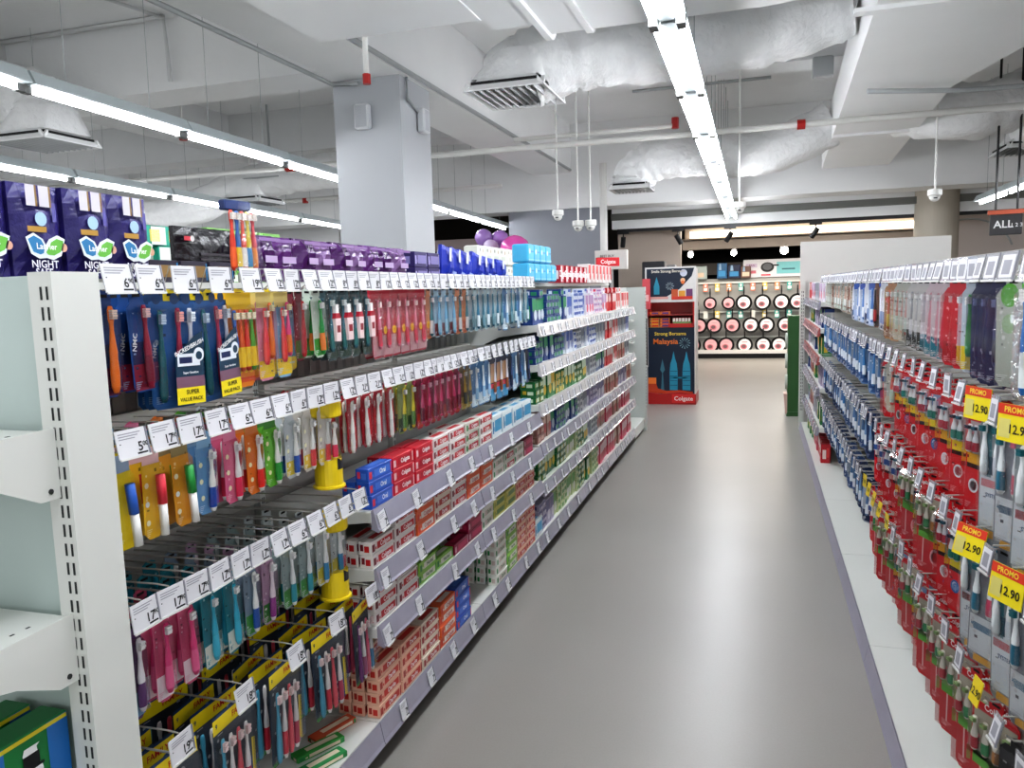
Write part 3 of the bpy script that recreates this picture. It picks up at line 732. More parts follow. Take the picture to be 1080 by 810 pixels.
# end cap shelving facing the camera
ec = empty('end_shelving_unit', (-1.6, 1.03, 0))
MB().box(-.46, .44, .02, .04, 0, 1.55, mat('endcap_back', 'bccac6', .4, vary=.05, scale=1.2)).obj('back_panel', ec)
for sx in (.43, -.48):
    p = MB(); p.box(sx, sx + .05, 0, .10, 0, 1.555, WHITE_METAL)
    for k in range(38):
        z = .25 + .034 * k
        for xx in (.008, .021) if sx > 0 else (.008, .021):
            x0 = sx + .05 - .030 + xx - .004; p.rect(x0, x0 + .005, z, z + .022, -.0006, SLOT)
    p.obj('upright', ec)
for z in (1.285, .955, .625, .295):
    m = MB(); m.box(-.455, .452, -.38, -.0, z - .022, z, WHITE_METAL); m.box(-.455, .452, -.392, -.38, z - .035, z + .004, WHITE_METAL)
    for k in range(11): m.box(.415, .419, -.36 + .03 * k, -.352 + .03 * k, z, z + .0006, SLOT)
    sh = m.obj('shelf', ec)
    for sx in (.452, -.458):
        q = MB(); q.prism([(0, z - .115), (0, z + .006), (-.04, z + .006), (-.39, z - .004), (-.39, z - .035), (-.33, z - .04), (-.22, z - .05), (-.12, z - .075), (-.04, z - .115)], 'x', sx, sx + .005, WHITE_METAL)
        q.tube([(sx + .004, -.02, z - .10), (sx + .0065, -.02, z - .10)], .005, SLOT, 8)
        q.obj('bracket', sh)
tag(ec, 'white end shelving unit with slotted post at the left edge', 'shelving unit')
def big_carton(loc, label, base, cols, txt, L_=.16, H_=.15, D_=.06, rz=R(90)):
    r = empty('boxed_toothpaste_pack', loc, rz)
    m = MB(); m.bbox(-L_ / 2, L_ / 2, -D_ / 2, D_ / 2, 0, H_, .002, C(base))
    f = -D_ / 2 - .0006
    m.rect(-L_ * .5 + .002, -L_ * .3, .002, H_ - .002, f, C(cols[0])); m.rect(L_ * .22, L_ * .5 - .002, .002, H_ - .002, f, C(cols[0])); m.rect(-L_ * .48, L_ * .48, H_ * .93, H_ - .003, f - .0003, C(cols[1]))
    m.obj('carton', r)
    q = MB(); q.text(txt, -.005, H_ * .25, .03, f - .001, C('f2f2f2')); q.disc(-L_ * .4, H_ * .55, .012, f - .001, C('c0302a'))
    q.poly([(-.02, .07), (.018, .08), (.012, .12), (.018, .125), (-.012, .125), (-.016, .115), (-.012, .085)], f - .001, C('f2f2f2')); q.disc(0, .075, .022, f - .0008, C('f2f2f2')); q.rect(-.016, .016, .088, .112, f - .0014, BLK); q.rect(-.024, .024, .084, .089, f - .0014, BLK)
    q.obj('printing', r)
    return tag(r, label, 'box')
big_carton((-1.215, .955, .6255), 'green and blue carton at bottom left on the end shelf', '1f7a3f', ('2a6fb4', 'd8c832'), 'DARLIE')
big_carton((-1.30, .955, .6255), 'second green carton behind the bottom left carton', '1f7a3f', ('2a6fb4', 'd8c832'), 'DARLIE')
big_carton((-1.29, .83, .6255), 'flat dark green carton at the left frame edge', '2e6b4a', ('2a6fb4', 'd8c832'), 'DARLIE')

# --- designs ------------------------------------------------------
TB = 'toothbrush_pack'
D = {}
D['nb_or'] = design(TB, 'blue pack with orange brush', .058, .20, '1d3f7c', [(.12, -.13, 'e8761e', 'e8761e', 'f2d8c8')], [(-.45, .45, -.98, -.72, '5a1c3c'), (-.45, .45, -.72, -.5, '182a55')], [('NMC', -.28, -.5, .016, 'ffffff', R(80))], bL=.165)
D['nb_cr'] = design(TB, 'blue pack with crimson brush', .058, .20, '1d4f93', [(.12, -.13, '96183c', '7c1434', 'f0c8c4')], [(-.45, .45, -.98, -.72, '8c2540'), (-.45, .45, -.72, -.5, '1a2a58')], [('NMC', -.28, -.5, .016, 'ffffff', R(80))], bL=.165)
IN = dict(bands=[(-.48, .48, -.97, -.1, '2a5f9c')], texts=[('NMC', -.40, -.5, .014, 'ffffff', R(80))])
q = MB(); w_ = .125
q.poly([(-.14 * w_, -.235), (.49 * w_, -.235), (.49 * w_, -.085), (.3 * w_, -.095), (.08 * w_, -.115), (-.14 * w_, -.14)], -.021, C('14384f')); q.rect(-.14 * w_, .49 * w_, -.238, -.203, -.0215, C('f2dd25'))
q.rect(-.14 * w_, .49 * w_, -.203, -.180, -.0214, C('7c5a6c')); q.rect(-.1 * w_, .4 * w_, -.158, -.132, -.0215, C('e8eef4')); q.rect(-.06 * w_, .22 * w_, -.152, -.139, -.022, C('1e2b58')); q.disc(.38 * w_, -.135, .015, -.0216, C('e8eef4')); q.disc(.38 * w_, -.137, .009, -.0219, C('14384f'))
q.text('INCREDIBRUSH', .17 * w_, -.119, .0125, -.0222, C('ffffff'), rot=R(20)); q.text('SUPER', .2 * w_, -.213, .013, -.0222, C('1a1a1a')); q.text('VALUE PACK', .17 * w_, -.228, .011, -.0222, C('1a1a1a')); q.text('Super Sensitive', .18 * w_, -.172, .007, -.022, C('ffffff'))
INC = q.mesh('front_card')
D['incr'] = design('toothbrush_value_pack', 'teal and blue value pack', .125, .245, '24568c', [(-.32, -.16, '16606a', '145a64', 'b8c8d8'), (.06, -.14, 'b02c50', 'b02c50', 'f0a8a0'), (.32, -.14, 'd8dce8', 'd8dce8', 'e0e8f0')], IN['bands'], IN['texts'], header='e6cf2a', bL=.19, pitch=.115, discs=[(-.32, -.07, .012, '22406a'), (.06, -.07, .012, '22406a'), (.32, -.07, .012, '22406a')], extra=[('front_card', INC)])
q = MB(); q.prism([(-.012, -.15), (.014, -.15), (.016, -.085), (-.014, -.085)], 'y', -.024, -.010, C('ecd4d4')); q.prism([(-.016, -.085), (.018, -.085), (.010, -.07), (-.008, -.07)], 'y', -.024, -.010, C('a81c30')); q.prism([(-.007, -.07), (.009, -.07), (.009, -.045), (-.007, -.045)], 'y', -.022, -.012, C('f2f0f0')); q.rect(-.008, .010, -.125, -.105, -.0245, C('8c2430'))
PTU = q.mesh('toothpaste_tube')
q = MB(); q.disc(.012, -.135, .013, -.0235, C('e8b32a'), 14); q.disc(.012, -.135, .008, -.024, C('c88a1c'), 12); SEAL = q.mesh('round_seal')
D['kids4'] = design('kids_toothbrush_pack', 'orange four-brush kids pack', .095, .23, 'e8872a', [(-.34, -.2, '3f6fc0', 'f2c92b', 'f2e6c8'), (-.11, -.2, 'e8622a', 'f2c92b', 'f2e6c8'), (.12, -.2, 'd83a24', 'f2c92b', 'f2e6c8'), (.34, -.2, '5aa832', 'f2c92b', 'f2e6c8')], [(-.49, .49, -.2, -.03, 'f0c62c'), (-.49, .49, -.95, -.9, 'e0502a')], header='e6cf2a', bL=.145, pitch=.10, discs=[(-.34, -.82, .009, 'f2c92b'), (-.11, -.82, .009, 'f2c92b'), (.12, -.82, .009, 'f2c92b'), (.34, -.82, .009, 'f2c92b')])
def two(nm, look, card, c1, c2, low): D[nm] = design('kids_toothbrush_pack', look, .072, .225, card, [(-.15, -.2, c1, 'e8443a', 'f6e0d0'), (.2, -.14, c2, 'e87a2a', 'f0e8c0')], [(-.47, .47, -.97, -.78, low), (-.47, .47, -.2, -.03, 'f0dc8a')], bL=.14, pitch=.082, header='e6cf2a')
two('pk2', 'pink kids pack, yellow foot', 'd890a8', 'e23a46', 'f07a38', 'f0cc2a'); two('bl2', 'light-blue kids pack, yellow foot', '8ab8d8', 'e23a46', 'e8508a', 'f0cc2a')
def slim(nm, look, card, c, acc='ffffff', low=None, w=.05, h=.19, pitch=.082, bris='f4f4f4', z=-.16, text=None, header=None, bag=False, x=.1, kind=TB, bL=.15, clear=True, **kw):
    bands = [(-.46, .46, -.97, -.72, low)] if low else []
    D[nm] = design(kind, look, w, h, card, [(x, z, c, acc, bris)] if c else [], bands + kw.pop('bands', []), ([(text, -.3, -.5, .012, 'ffffff', R(80))] if text else []), header=header, bag=bag, bL=bL, pitch=pitch, clear=clear, **kw)
slim('dkred', 'dark red slim pack', '7a2434', 'b0282f', 'b0282f', '4c6a2a'); slim('grn1', 'white and green striped pack', 'd8e4d8', '2fa04c', 'f08a3a', '4aa848'); slim('oliv', 'olive and brown slim pack', '6c6434', '8e4a2a', '48702c', '3c6a2c')
D['travel'] = design('travel_dental_kit', 'clear kit with red caps', .06, .205, '4a6468', [(-.2, -.12, '3d6c7c', '2f6a6a', 'e8f0f0')], [(-.47, .47, -.97, -.80, '224a3a'), (-.1, .35, -.72, -.42, 'e8c8c8'), (-.12, .37, -.42, -.36, 'c02a34'), (.02, .24, -.36, -.24, 'eceaea')], bag=True, pitch=.07, extra=[('toothpaste_tube', PTU)])
D['redbag'] = design('toothbrush_bag', 'red bag with yellow seal', .085, .225, 'c92c44', [(.0, -.16, 'e88aa0', 'e04a60', 'f8e0e0')], [(-.47, .47, -.97, -.68, 'e8b8bc'), (-.47, .47, -.15, -.03, 'd81f3a')], bag=True, header='c81f34', pitch=.07, bL=.16, extra=[('round_seal', SEAL)])
slim('blacc', 'pale blue hanging accessory', 'a8c4d4', '7ab4d8', '9cc8e0', '7a2c30', pitch=.075, kind='dental_accessory_pack', cat='dental care'); slim('tealw', 'teal and white slim pack', 'bcd0d4', '2f6f8c', 'd8e4ea', '86aab4', pitch=.07, kind='dental_accessory_pack', cat='dental care')
slim('orgc', 'teal and orange accessory', 'd88a5c', '3a7a88', 'd8d8d8', 'c8684a', pitch=.075, kind='dental_accessory_pack', cat='dental care'); slim('silv', 'silver and blue narrow pack', 'aab8c0', '48788c', '6f94a0', '5a7a82', pitch=.065, kind='dental_accessory_pack', cat='dental care')
# row two
def kid(nm, look, card, c, h=.185, w=.054, top='c8d4da', low=None): D[nm] = design(TB, look, w, h, card, [(.22, -.22, 'f2f2ee', c, 'f0f0f0')], ([(-.45, .45, -.2, -.02, top)] if top else []) + ([(-.45, .45, -.95, -.75, low)] if low else []), bL=.14, header=None, discs=[(-.25, -.4, .006, 'f4f0c8'), (-.25, -.6, .006, 'f4f0c8'), (-.2, -.8, .006, 'f4f0c8')], depth=.036)
def tubebr(nm, look, card, c, cap):
    e = MB(); e.tube([(.012, -.016, -.185), (.010, -.016, -.12)], .0085, C('f0f0ec'), 8); e.tube([(.010, -.016, -.12), (.007, -.016, -.06)], .0095, C(c), 8)
    D[nm] = design(TB, look, .052, .19, card, [], [(-.48, .48, -.2, -.02, cap)], depth=.036, discs=[(-.3, -.42, .006, 'f4ecd0'), (-.3, -.62, .006, 'e8f0f4'), (-.3, -.82, .006, 'f4ecd0')], extra=[('toothpaste_tube', e.mesh('toothpaste_tube', True))])
tubebr('y_bl', 'yellow card with blue tube', 'e6cc28', '2f64c0', '9cb0c8'); tubebr('y_rd', 'yellow card with red tube', 'e2b42c', 'd83848', 'e8c0c0'); tubebr('a_gn', 'amber card with green tube', 'dc9a30', '2c9c48', '9a8a60')
kid('k_bl', 'blue card, white-blue brush', '6c9cc8', '2450a8', top='8ab4d4'); kid('k_pk', 'pink card, white-pink brush', 'd8688c', 'e02f58', top='dc86a4'); kid('k_or', 'orange card, white-red brush', 'e07a2c', 'de2f26', top='d8864c'); kid('k_gn', 'green card, white-green brush', '6cba3c', '2c9c38', top='4a8c40')
kid('k_yd', 'clear card with yellow disc', 'c4ccd0', '2c5cb0', top=None, low='e8cc2a'); kid('k_yr', 'clear card with orange disc', 'd0ccc4', 'e04c50', top=None, low='e8cc2a')
D['cvac'] = design('travel_dental_kit', 'red and white paste kit', .062, .185, 'b02a34', [(-.25, -.15, 'f0f0ea', 'e0e0dc', 'ffffff')], [(-.05, .35, -.85, -.35, 'd83038'), (0, .3, -.35, -.15, 'c8d0c8'), (.02, .28, -.95, -.85, 'f4f0ee')], pitch=.085)
slim('yelg', 'green and yellow brush pack', '8c9a58', 'd8c83a', '58803c', '3a4c30', pitch=.08); slim('crim', 'crimson slim brush pack', 'b82448', 'd03a70', '8c1c3c', 'a01c34', h=.2, pitch=.062, bris='f0c0d0'); slim('crim2', 'dark magenta slim pack', '8c1f40', 'c8507a', '6c1a34', 'b83a2c', h=.2, pitch=.062, bris='f0c0d0')
slim('gold', 'dark and gold brush pack', '6c5a3c', 'a88838', '3c3c3c', 'b0a04c', h=.2, pitch=.065); slim('bluw', 'blue and white box-card', '4c7ca8', 'e4ecf0', '9cc0dc', 'd8e8f0', h=.21, w=.075, pitch=.085)
slim('navyc', 'navy pack with printed picture', '26304c', 'dcdce4', '8a5030', '4a9cc8', h=.22, w=.08, pitch=.09, bands=[(-.4, .4, -.6, -.2, 'c8a07c'), (-.4, .4, -.72, -.62, 'd8505c')])
slim('dnavy', 'dark navy slim pack', '1f2840', '3c5078', '28304c', '5c7090', h=.2, pitch=.065)
# row three
slim('mag', 'magenta pack with white handle', 'c05878', 'd8407c', 'e86898', 'e8dce0', h=.2, w=.045, pitch=.075, text=None); slim('purp', 'purple pack with white foot', '4c2c58', 'e8e4ea', '5a2c6c', '6c90b0', h=.2, w=.045, pitch=.075)
slim('teal3', 'teal tube pack, white foot', '2c7c88', '2cacc8', '38b4d0', 'e8e8dc', h=.2, w=.05, pitch=.075); slim('blu3', 'blue brush, green leaf foot', '8090a0', 'f0f0ee', '2456a8', '4a9444', h=.19, w=.048, pitch=.075); slim('pl3', 'pink and purple twin pack', 'b090a8', 'e8d8e0', '8a2c80', '48883c', h=.19, w=.048, pitch=.075)
slim('tg3', 'grey card, turquoise brush', '8fa0a0', 'eef2f2', '2c98a8', '4c9444', h=.185, w=.06, pitch=.085); slim('wb3', 'white brush, blue handle pack', 'c0c8c8', 'f2f2f0', '2c86b8', 'd0c040', h=.185, w=.054, pitch=.08)
# row four: family packs
def family(nm, look, c4, card='3c4450'):
    br = [(-.36 + .2 * i, -.22 - .01 * i, 'eeeaea' if i % 2 else c4[i], c4[i], 'f0d8d8') for i in range(4)]
    D[nm] = design('family_toothbrush_pack', look, .155, .25, card, br, [(-.5, .5, -.17, -.03, 'f0d822'), (-.5, .5, -.03, .0, '1d3c66'), (.1, .45, -.97, -.68, '1f3f78'), (.45, .49, -.97, -.5, 'e8d02a'), (-.49, .1, -.99, -.95, '4a9444')],
                   [('FAMILY', .18, -.10, .020, 'c82a20', 0, -.0012), ('9', -.42, -.10, .016, '1d3c66'), ('SUPER', .28, -.73, .011, 'ffffff'), ('PACK', .28, -.79, .016, 'ffffff')], header='1d3c66', pitch=.21, bL=.185, depth=.055, discs=[(.28, -.9, .014, 'e8f0f8'), (.28, -.9, .010, '16305c')])
family('fam1', 'yellow-topped four-brush family pack', ['d85070', 'e88c98', '6c9a58', '5878a8']); family('fam2', 'yellow-topped pink family pack', ['4c9cb8', 'd83c50', 'e05868', 'c04060']); family('fam3', 'yellow-topped purple family pack', ['6c2c70', 'a04478', 'd85878', '3c88b8'])

# yellow lidded tubes --------------------------------------------
def set_tube(x, y, ztop, label, row):
    r = empty('toothbrush_gift_tube', (x, y, ztop))
    Y = C('e3c820'); H = .25
    MB().lathe([(.041, -H), (.046, -H + .002), (.046, -H + .008), (.040, -H + .010), (.040, -H + .085), (.0402, -H + .085)], Y, 24).obj('base', r, smooth=False)
    b = MB(); b.lathe([(.0395, -H + .085), (.0395, -.044)], CLEAR, 24); b.obj('clear_body', r)
    b = MB(); b.prism([(-.037, -H + .07), (.008, -H + .07), (.008, -.04), (-.037, -.04)], 'y', -.001, .001, C('d8b428')); b.T = None
    o = b.obj('inner_card', r, rz=R(70))
    b = MB(); b.lathe([(.043, -.044), (.045, -.040), (.045, -.006), (.042, 0), (.01, .002)], Y, 24); b.obj('lid', r)
    MB().tube([(-.042, 0, -.004), (-.040, 0, .014), (-.02, 0, .026), (.02, 0, .026), (.040, 0, .014), (.042, 0, -.004)], .003, Y, 6).obj('handle', r, rz=R(80))
    bm, sm = brush_mesh(.11, 'f0ece8', 'e0456a', 'f4f4f4')
    o = mk('toothbrush', bm, r, (.018, .012, -.06), R(60)); mk('bristles', sm, o)
    g = MB()
    V = []; n = 8
    for k in range(n): a = R(-20 + 100 * k / (n - 1)); V.append((a))
    for (z0, z1, col, rr_) in ((-.195, -.16, '1f1f24', .0406),):
        vs = []; fs = []
        for i, a in enumerate(V): vs += [(rr_ * math.cos(a), rr_ * math.sin(a), z0), (rr_ * math.cos(a), rr_ * math.sin(a), z1 - .006 * (i % 3))]
        for i in range(n - 1): fs.append((2 * i, 2 * i + 2, 2 * i + 3, 2 * i + 1))
        g.add(vs, fs, C(col))
    g.obj('printed_band', r)
    tag(r, label, 'gift tube')
set_tube(-1.175, 1.955, 1.205, 'yellow lidded gift tube on the second hook row, right of green cards', 2)
set_tube(-1.175, 1.955, .875, 'lower yellow gift tube hanging on the third hook row', 3)

near = lambda y: y < 3.2
dep = lambda y: 3 if y < 2.1 else 2
pl = [(1.30, [D['nb_or'], D['nb_cr']], '6.90'), (1.52, [D['incr']], '6.90'), (1.62, [D['kids4']], '19.90'), (1.70, [D['pk2']], '12.90'), (1.78, [D['bl2']], '12.90'), (1.88, [D['oliv'], D['dkred']], '12.90'), (1.95, [D['grn1']], '12.90'),
      (2.22, [D['travel']], '8.90'), (2.60, [D['redbag']], '12.90'), (2.72, [D['orgc']], '9.90'), (2.95, [D['blacc']], '9.90'), (3.1, [D['orgc']], '9.90'), (3.55, [D['tealw'], D['silv']], '7.90'), (9, [D['silv'], D['tealw'], D['bluw']], '7.90')]
peg_row(L, 'top', 1.513, 1.14, 4.0, pl, dep, near, seed=3)
pl = [(1.20, [D['y_bl']], '5.00'), (1.29, [D['y_rd']], '17.90'), (1.37, [D['a_gn']], '17.90'), (1.45, [D['k_bl']], '17.90'), (1.54, [D['k_pk']], '6.90'), (1.62, [D['k_or']], '6.90'), (1.70, [D['k_gn']], '6.90'), (1.79, [D['k_yd']], '6.90'), (1.88, [D['k_yr']], '12.90'), (1.93, [None], '12.90'),
      (2.02, [None], '12.90'), (2.36, [D['cvac']], '21.90'), (2.52, [D['yelg']], '12.90'), (2.98, [D['crim'], D['crim2']], '12.90'), (3.1, [D['gold']], '12.90'), (3.35, [D['bluw']], '9.90'), (3.6, [D['navyc']], '9.90'), (9, [D['dnavy'], D['bluw']], '9.90')]
peg_row(L, 'second', 1.205, 1.14, 4.0, pl, lambda y: 6 if y < 2.1 else 3, near, seed=4)
pl = [(1.19, [D['purp']], '17.90'), (1.27, [D['mag']], '17.90'), (1.36, [D['mag']], '17.90'), (1.45, [D['teal3']], '17.90'), (1.53, [D['blu3']], '17.90'), (1.60, [D['pl3']], '17.90'), (1.76, [D['tg3']], '6.90'), (1.92, [D['wb3']], '6.90'), (9, [None], '12.90')]
peg_row(L, 'third', .870, 1.14, 2.08, pl, 6, near, seed=5)
pl = [(1.33, [D['fam1']], '19.90'), (1.56, [D['fam2']], '18.90'), (1.77, [D['fam2']], '18.90'), (9, [D['fam3']], '18.90')]
peg_row(L, 'bottom', .558, 1.14, 2.0, pl, 5, near, seed=6, jitter=7)
for k, (x, y, a, c1) in enumerate(((-1.25, 1.93, 62, '3f9a44'), (-1.20, 1.86, 66, '2c8a4c'), (-1.26, 2.03, 70, 'c85a38'))):
    me = carton_mesh(.16, .018, .04, c1, 'e8d8c0', '2c8a4c', None)
    put('toothpaste_carton', me, x, y, .1505 + .019 * (k == 1) * 0, R(a), 'flat %s carton lying loose on the base deck under family packs' % ('green', 'dark green', 'red-ended')[k], 'box')

# --- cartons on the second and third bays ---------------------------
random.seed(2)
def mkc(base, label, end, text=None, tcol='ffffff', L_=.160, H_=.042, D_=.045, style=0):
    return carton_mesh(L_, H_, D_, base, label, end, text, tcol, style)
CT = {'red': ('bright red carton', mkc('c81e34', 'b3152a', 'e8c0c0', 'Colgate')), 'whr': ('white carton with red band', mkc('e9e3e0', 'c4242c', '7a2430', 'Colgate')), 'whr2': ('cream carton with red band', mkc('e6d8c8', 'b83a34', 'a03030', 'Darlie')),
      'grr': ('green-ended carton', mkc('d8d8cc', 'b02c38', '2f8a4c', 'Colgate')), 'org': ('orange and white carton', mkc('e2683a', 'e8e0d8', 'd8442c', 'Colgate', 'b82020')), 'blu': ('blue carton', mkc('2a58b8', '4a78d0', 'd83a4c', 'Oral', 'ffffff')),
      'lbl': ('pale blue and white carton', mkc('e4ecee', '4aa4d0', '2f7fb4', None, H_=.1, L_=.15)), 'grn': ('lime green carton', mkc('8cc050', 'e8e8d8', '3c8c3c', 'Herbal', '2c6c2c')), 'pch': ('peach and red carton', mkc('e8b8a0', 'c8342c', 'b03830', 'Darlie')),
      'wgn': ('white carton with green end', mkc('ecece4', 'd8c8c0', '2c8c4a', 'Darlie', '2c7c3c')), 'ylw': ('yellow-green carton', mkc('d4cc6c', '6c8c48', 'a8a83c', None)), 'mar': ('maroon carton', mkc('9c1c44', 'c83c64', 'd8a0b0', None))}
def shelf_stacks(y0, z, seq, desc, D0=LF, face=1, rows=2, pitch=.166, name='toothpaste_carton', jit=2.5, zlim=.17, cat='box'):
    rr_ = random.Random(int(z * 1000) + int(y0 * 10)); y = y0; k = 0
    rz = R(90) if face > 0 else R(-90)
    for (key, n, nr) in seq:
        k += 1
        if key is None: y += pitch * n; continue
        look, me = CT[key]; H = max(v.co.z for v in me.vertices) - .0006
        Lc = max(v.co.x for v in me.vertices) * 2
        for rowi in range(rows):
            for i in range(n if rowi == 0 else nr):
                zz = z + .0006 + i * (H + .0009)
                lv = 'top' if i == (n if rowi == 0 else nr) - 1 else ['lowest', 'second', 'third', 'fourth', 'fifth', 'sixth'][i]
                lab = '%s, %s %s of %s stack, %s' % (look, ('front', 'middle', 'rear')[rowi], lv, ordn(k), desc)
                put(name, me, D0 - face * (.030 + rowi * .053) - face * rr_.uniform(0, .006), y + Lc / 2 + .002, zz, rz + R(rr_.uniform(-jit, jit) * .5), lab, cat, 'cartons on the ' + desc)
        y += Lc + .008
tagsL = lambda ys, pr='7.90': [(y, pr, rnd.uniform(-9, 9)) for y in ys]
for bi, (a, b) in ((1, bayL[1]), (2, bayL[2])):
    for si, z in enumerate((.835, .648, .462)):
        ys = [a + .06 + .27 * j + rnd.uniform(-.05, .05) for j in range(4)] if bi == 1 else [a + .12 + .3 * j for j in range(3)]
        add_shelf(L.roots[bi], 1, LF - LB, a, b, z, RAIL, tagsL(ys), tagsize=.05)
# price cards along the base rails
for bi in range(1, 6):
    a, b = bayL[bi]; yc = (a + b) / 2
    for j in range(4):
        yy_ = a + .12 + .25 * j + rnd.uniform(-.05, .05)
        t = mk('price_card', price_tag_mesh('7.90', .05, .056), L.roots[bi], (LF - .01 - LB + .012, yy_ - yc, .142), R(90)); t.rotation_euler = (R(-12), R(rnd.uniform(-9, 9)), R(90))
shelf_stacks(2.14, .835, [('blu', 3, 2), ('red', 3, 3), ('red', 3, 3), ('whr', 3, 2), ('whr', 3, 3), ('grr', 3, 2), ('whr', 3, 2), ('lbl', 1, 1), ('lbl', 1, 1), ('lbl', 1, 1), ('lbl', 1, 1)], 'shelf just under the left hooks')
shelf_stacks(2.13, .648, [('whr', 2, 2), ('whr', 3, 3), ('org', 3, 3), ('whr2', 3, 2), ('whr', 3, 3), ('org', 3, 3), ('org', 3, 2), ('wgn', 2, 2), ('grr', 2, 2), ('wgn', 2, 2), ('mar', 2, 2)], 'middle shelf under left hooks')
shelf_stacks(2.13, .462, [('whr', 3, 3), ('whr', 3, 3), ('grn', 2, 2), ('grn', 1, 1), ('mar', 1, 0), ('mar', 3, 2), ('wgn', 3, 2), ('ylw', 2, 2), ('ylw', 2, 2), ('pch', 3, 2), ('pch', 3, 2)], 'lower shelf under left hooks')
shelf_stacks(2.13, .15, [('pch', 4, 5), ('pch', 4, 5), ('whr2', 4, 4), ('org', 4, 5), ('blu', 4, 3), (None, 2, 0), ('wgn', 5, 5), ('grn', 5, 4), ('pch', 5, 5), ('pch', 5, 4), ('lbl', 1, 1)], 'left base deck', rows=3)

# --- far left shelves ------------------------------------------------
FARC = {}
def farc(key, look, base, l1, l2, style):
    FARC[key] = (look, [carton_mesh(.072, .04, .09, base, l1, l2, None, style=style), carton_mesh(.085, .15, .07, base, l1, l2, None, style=1)])
for key, look, b_, l1, l2, st in (('navy', 'navy and green carton', '24407c', '2c8c5c', 'd8e0e8', 0), ('whb', 'white and blue carton', 'dde2ec', '3458a8', '8a94c0', 1), ('whl', 'white and lilac carton', 'e8e4ec', 'b48cb8', 'd84c6c', 1), ('red', 'red carton', 'b8202c', 'e8d4d0', 'd84040', 2),
      ('whrd', 'white and red carton', 'ece8e6', 'c8242c', 'e89090', 0), ('gry', 'grey and white carton', 'c8ccd0', '687080', '9098a8', 0), ('grn', 'dark green carton', '20703c', 'd8e8d0', 'e8c840', 0), ('gold', 'green and gold carton', '2c7c4a', 'd8b83c', 'e8e0a0', 2),
      ('brn', 'brown and pink carton', 'a87c70', 'd8b8a8', 'c04848', 0), ('pnk', 'pink and red carton', 'd8506c', 'e8c0c8', 'c02040', 0), ('lav', 'lavender carton', 'b8b0c8', '60588c', 'e0dce8', 1), ('lime', 'lime and white carton', 'c8d4a0', '5c9c48', 'e8ece0', 0)): farc(key, look, b_, l1, l2, st)
zs = (1.31, 1.095, .878, .656, .432)
fary = {0: ['navy', 'navy', 'navy', 'whb', 'whb', 'whl', 'whl', 'whl', 'red', 'red', 'whrd', 'whrd', 'whrd'], 1: ['navy', 'navy', 'whb', 'gry', 'whb', 'gry', 'red', 'whrd', 'gry', 'whb'], 2: ['grn', 'gold', 'grn', 'grn', 'gry', 'navy', 'red', 'whrd', 'brn', 'gry'],
        3: ['brn', 'navy', 'navy', 'gry', 'lav', 'lav', 'brn', 'brn', 'lav', 'brn'], 4: ['grn', 'grn', 'lime', 'grn', 'gry', 'brn', 'pnk', 'brn', 'pnk', 'pnk'], 5: ['lav', 'lime', 'lime', 'grn', 'lime', 'pnk', 'pnk', 'brn', 'pnk', 'pnk']}
names6 = ['far left top shelf', 'far left second shelf', 'far left third shelf', 'far left fourth shelf', 'far left fifth shelf', 'far left base deck']
for bi in (3, 4, 5):
    a, b = bayL[bi]
    for si, z in enumerate(zs):
        add_shelf(L.roots[bi], 1, LF - LB, a, b, z, RAILW if si < 3 else RAIL, [(a + .08 + .18 * j + rnd.uniform(-.02, .02), '7.90', rnd.uniform(-2, 2)) for j in range(6)], tagsize=.040 if si > 2 else .046)
rr_ = random.Random(11)
for si in range(6):
    z = (list(zs) + [.15])[si]; y = 4.10; k = 0; seq = fary[si]
    while y < 7.42:
        k += 1; key = seq[min(len(seq) - 1, int((y - 4.1) / 3.35 * len(seq)))]
        look, mm = FARC[key]; tall = (k // 3) % 2 == 1 if si not in (0,) else (k // 4) % 2 == 0
        if tall or y > 6.0:
            put('upright_carton', mm[1], LF - .055 - rr_.uniform(0, .02), y + .044, z + .0006, R(90), '%s standing %s along %s' % (look, ordn(k), names6[si]), 'box'); y += .092
            if si == 0 and y < 7.0 and k % 2 == 0:
                put('toothpaste_carton_small', mm[0], LF - .06, y - .046, z + .1515, R(90), '%s laid on the %s upright box, %s' % (look, ordn(k), names6[si]), 'box')
        else:
            nst = 3 if si in (1, 2, 3, 4) else 4
            for i in range(nst):
                put('small_carton', mm[0], LF - .062 - rr_.uniform(0, .008), y + .037, z + .0006 + i * .0412, R(90), '%s, %s of %s column, %s' % (look, 'top' if i == nst - 1 else ['lowest', 'second', 'third'][i], ordn(k), names6[si]), 'box')
            y += .079
# far end panel of the left run
e = empty('gondola_end_panel', (-1.33, 7.52, 0))
p = MB(); p.box(0, .03, 0, .62, .10, 1.50, PANEL)
p.obj('side_panel', e)
p = MB(); p.box(-.02, .22, .66, .70, 0, 1.50, PANEL)
for k in range(36):
    z = .25 + .034 * k; p.box(.219, .2206, .664, .668, z, z + .02, SLOT); p.box(.219, .2206, .675, .679, z, z + .02, SLOT)
p.obj('upright', e)
MB().box(-.02, .2, 0, .7, .04, .14, WHITE_METAL).obj('base_deck', e)
p = MB()
for z in (.5, .7, .93, 1.15): p.box(.03, .11, .45, .62, z, z + .02, WHITE_METAL)
p.obj('bracket', e)
tag(e, 'pale green-grey end panel closing the far end of left gondola', 'shelving unit')

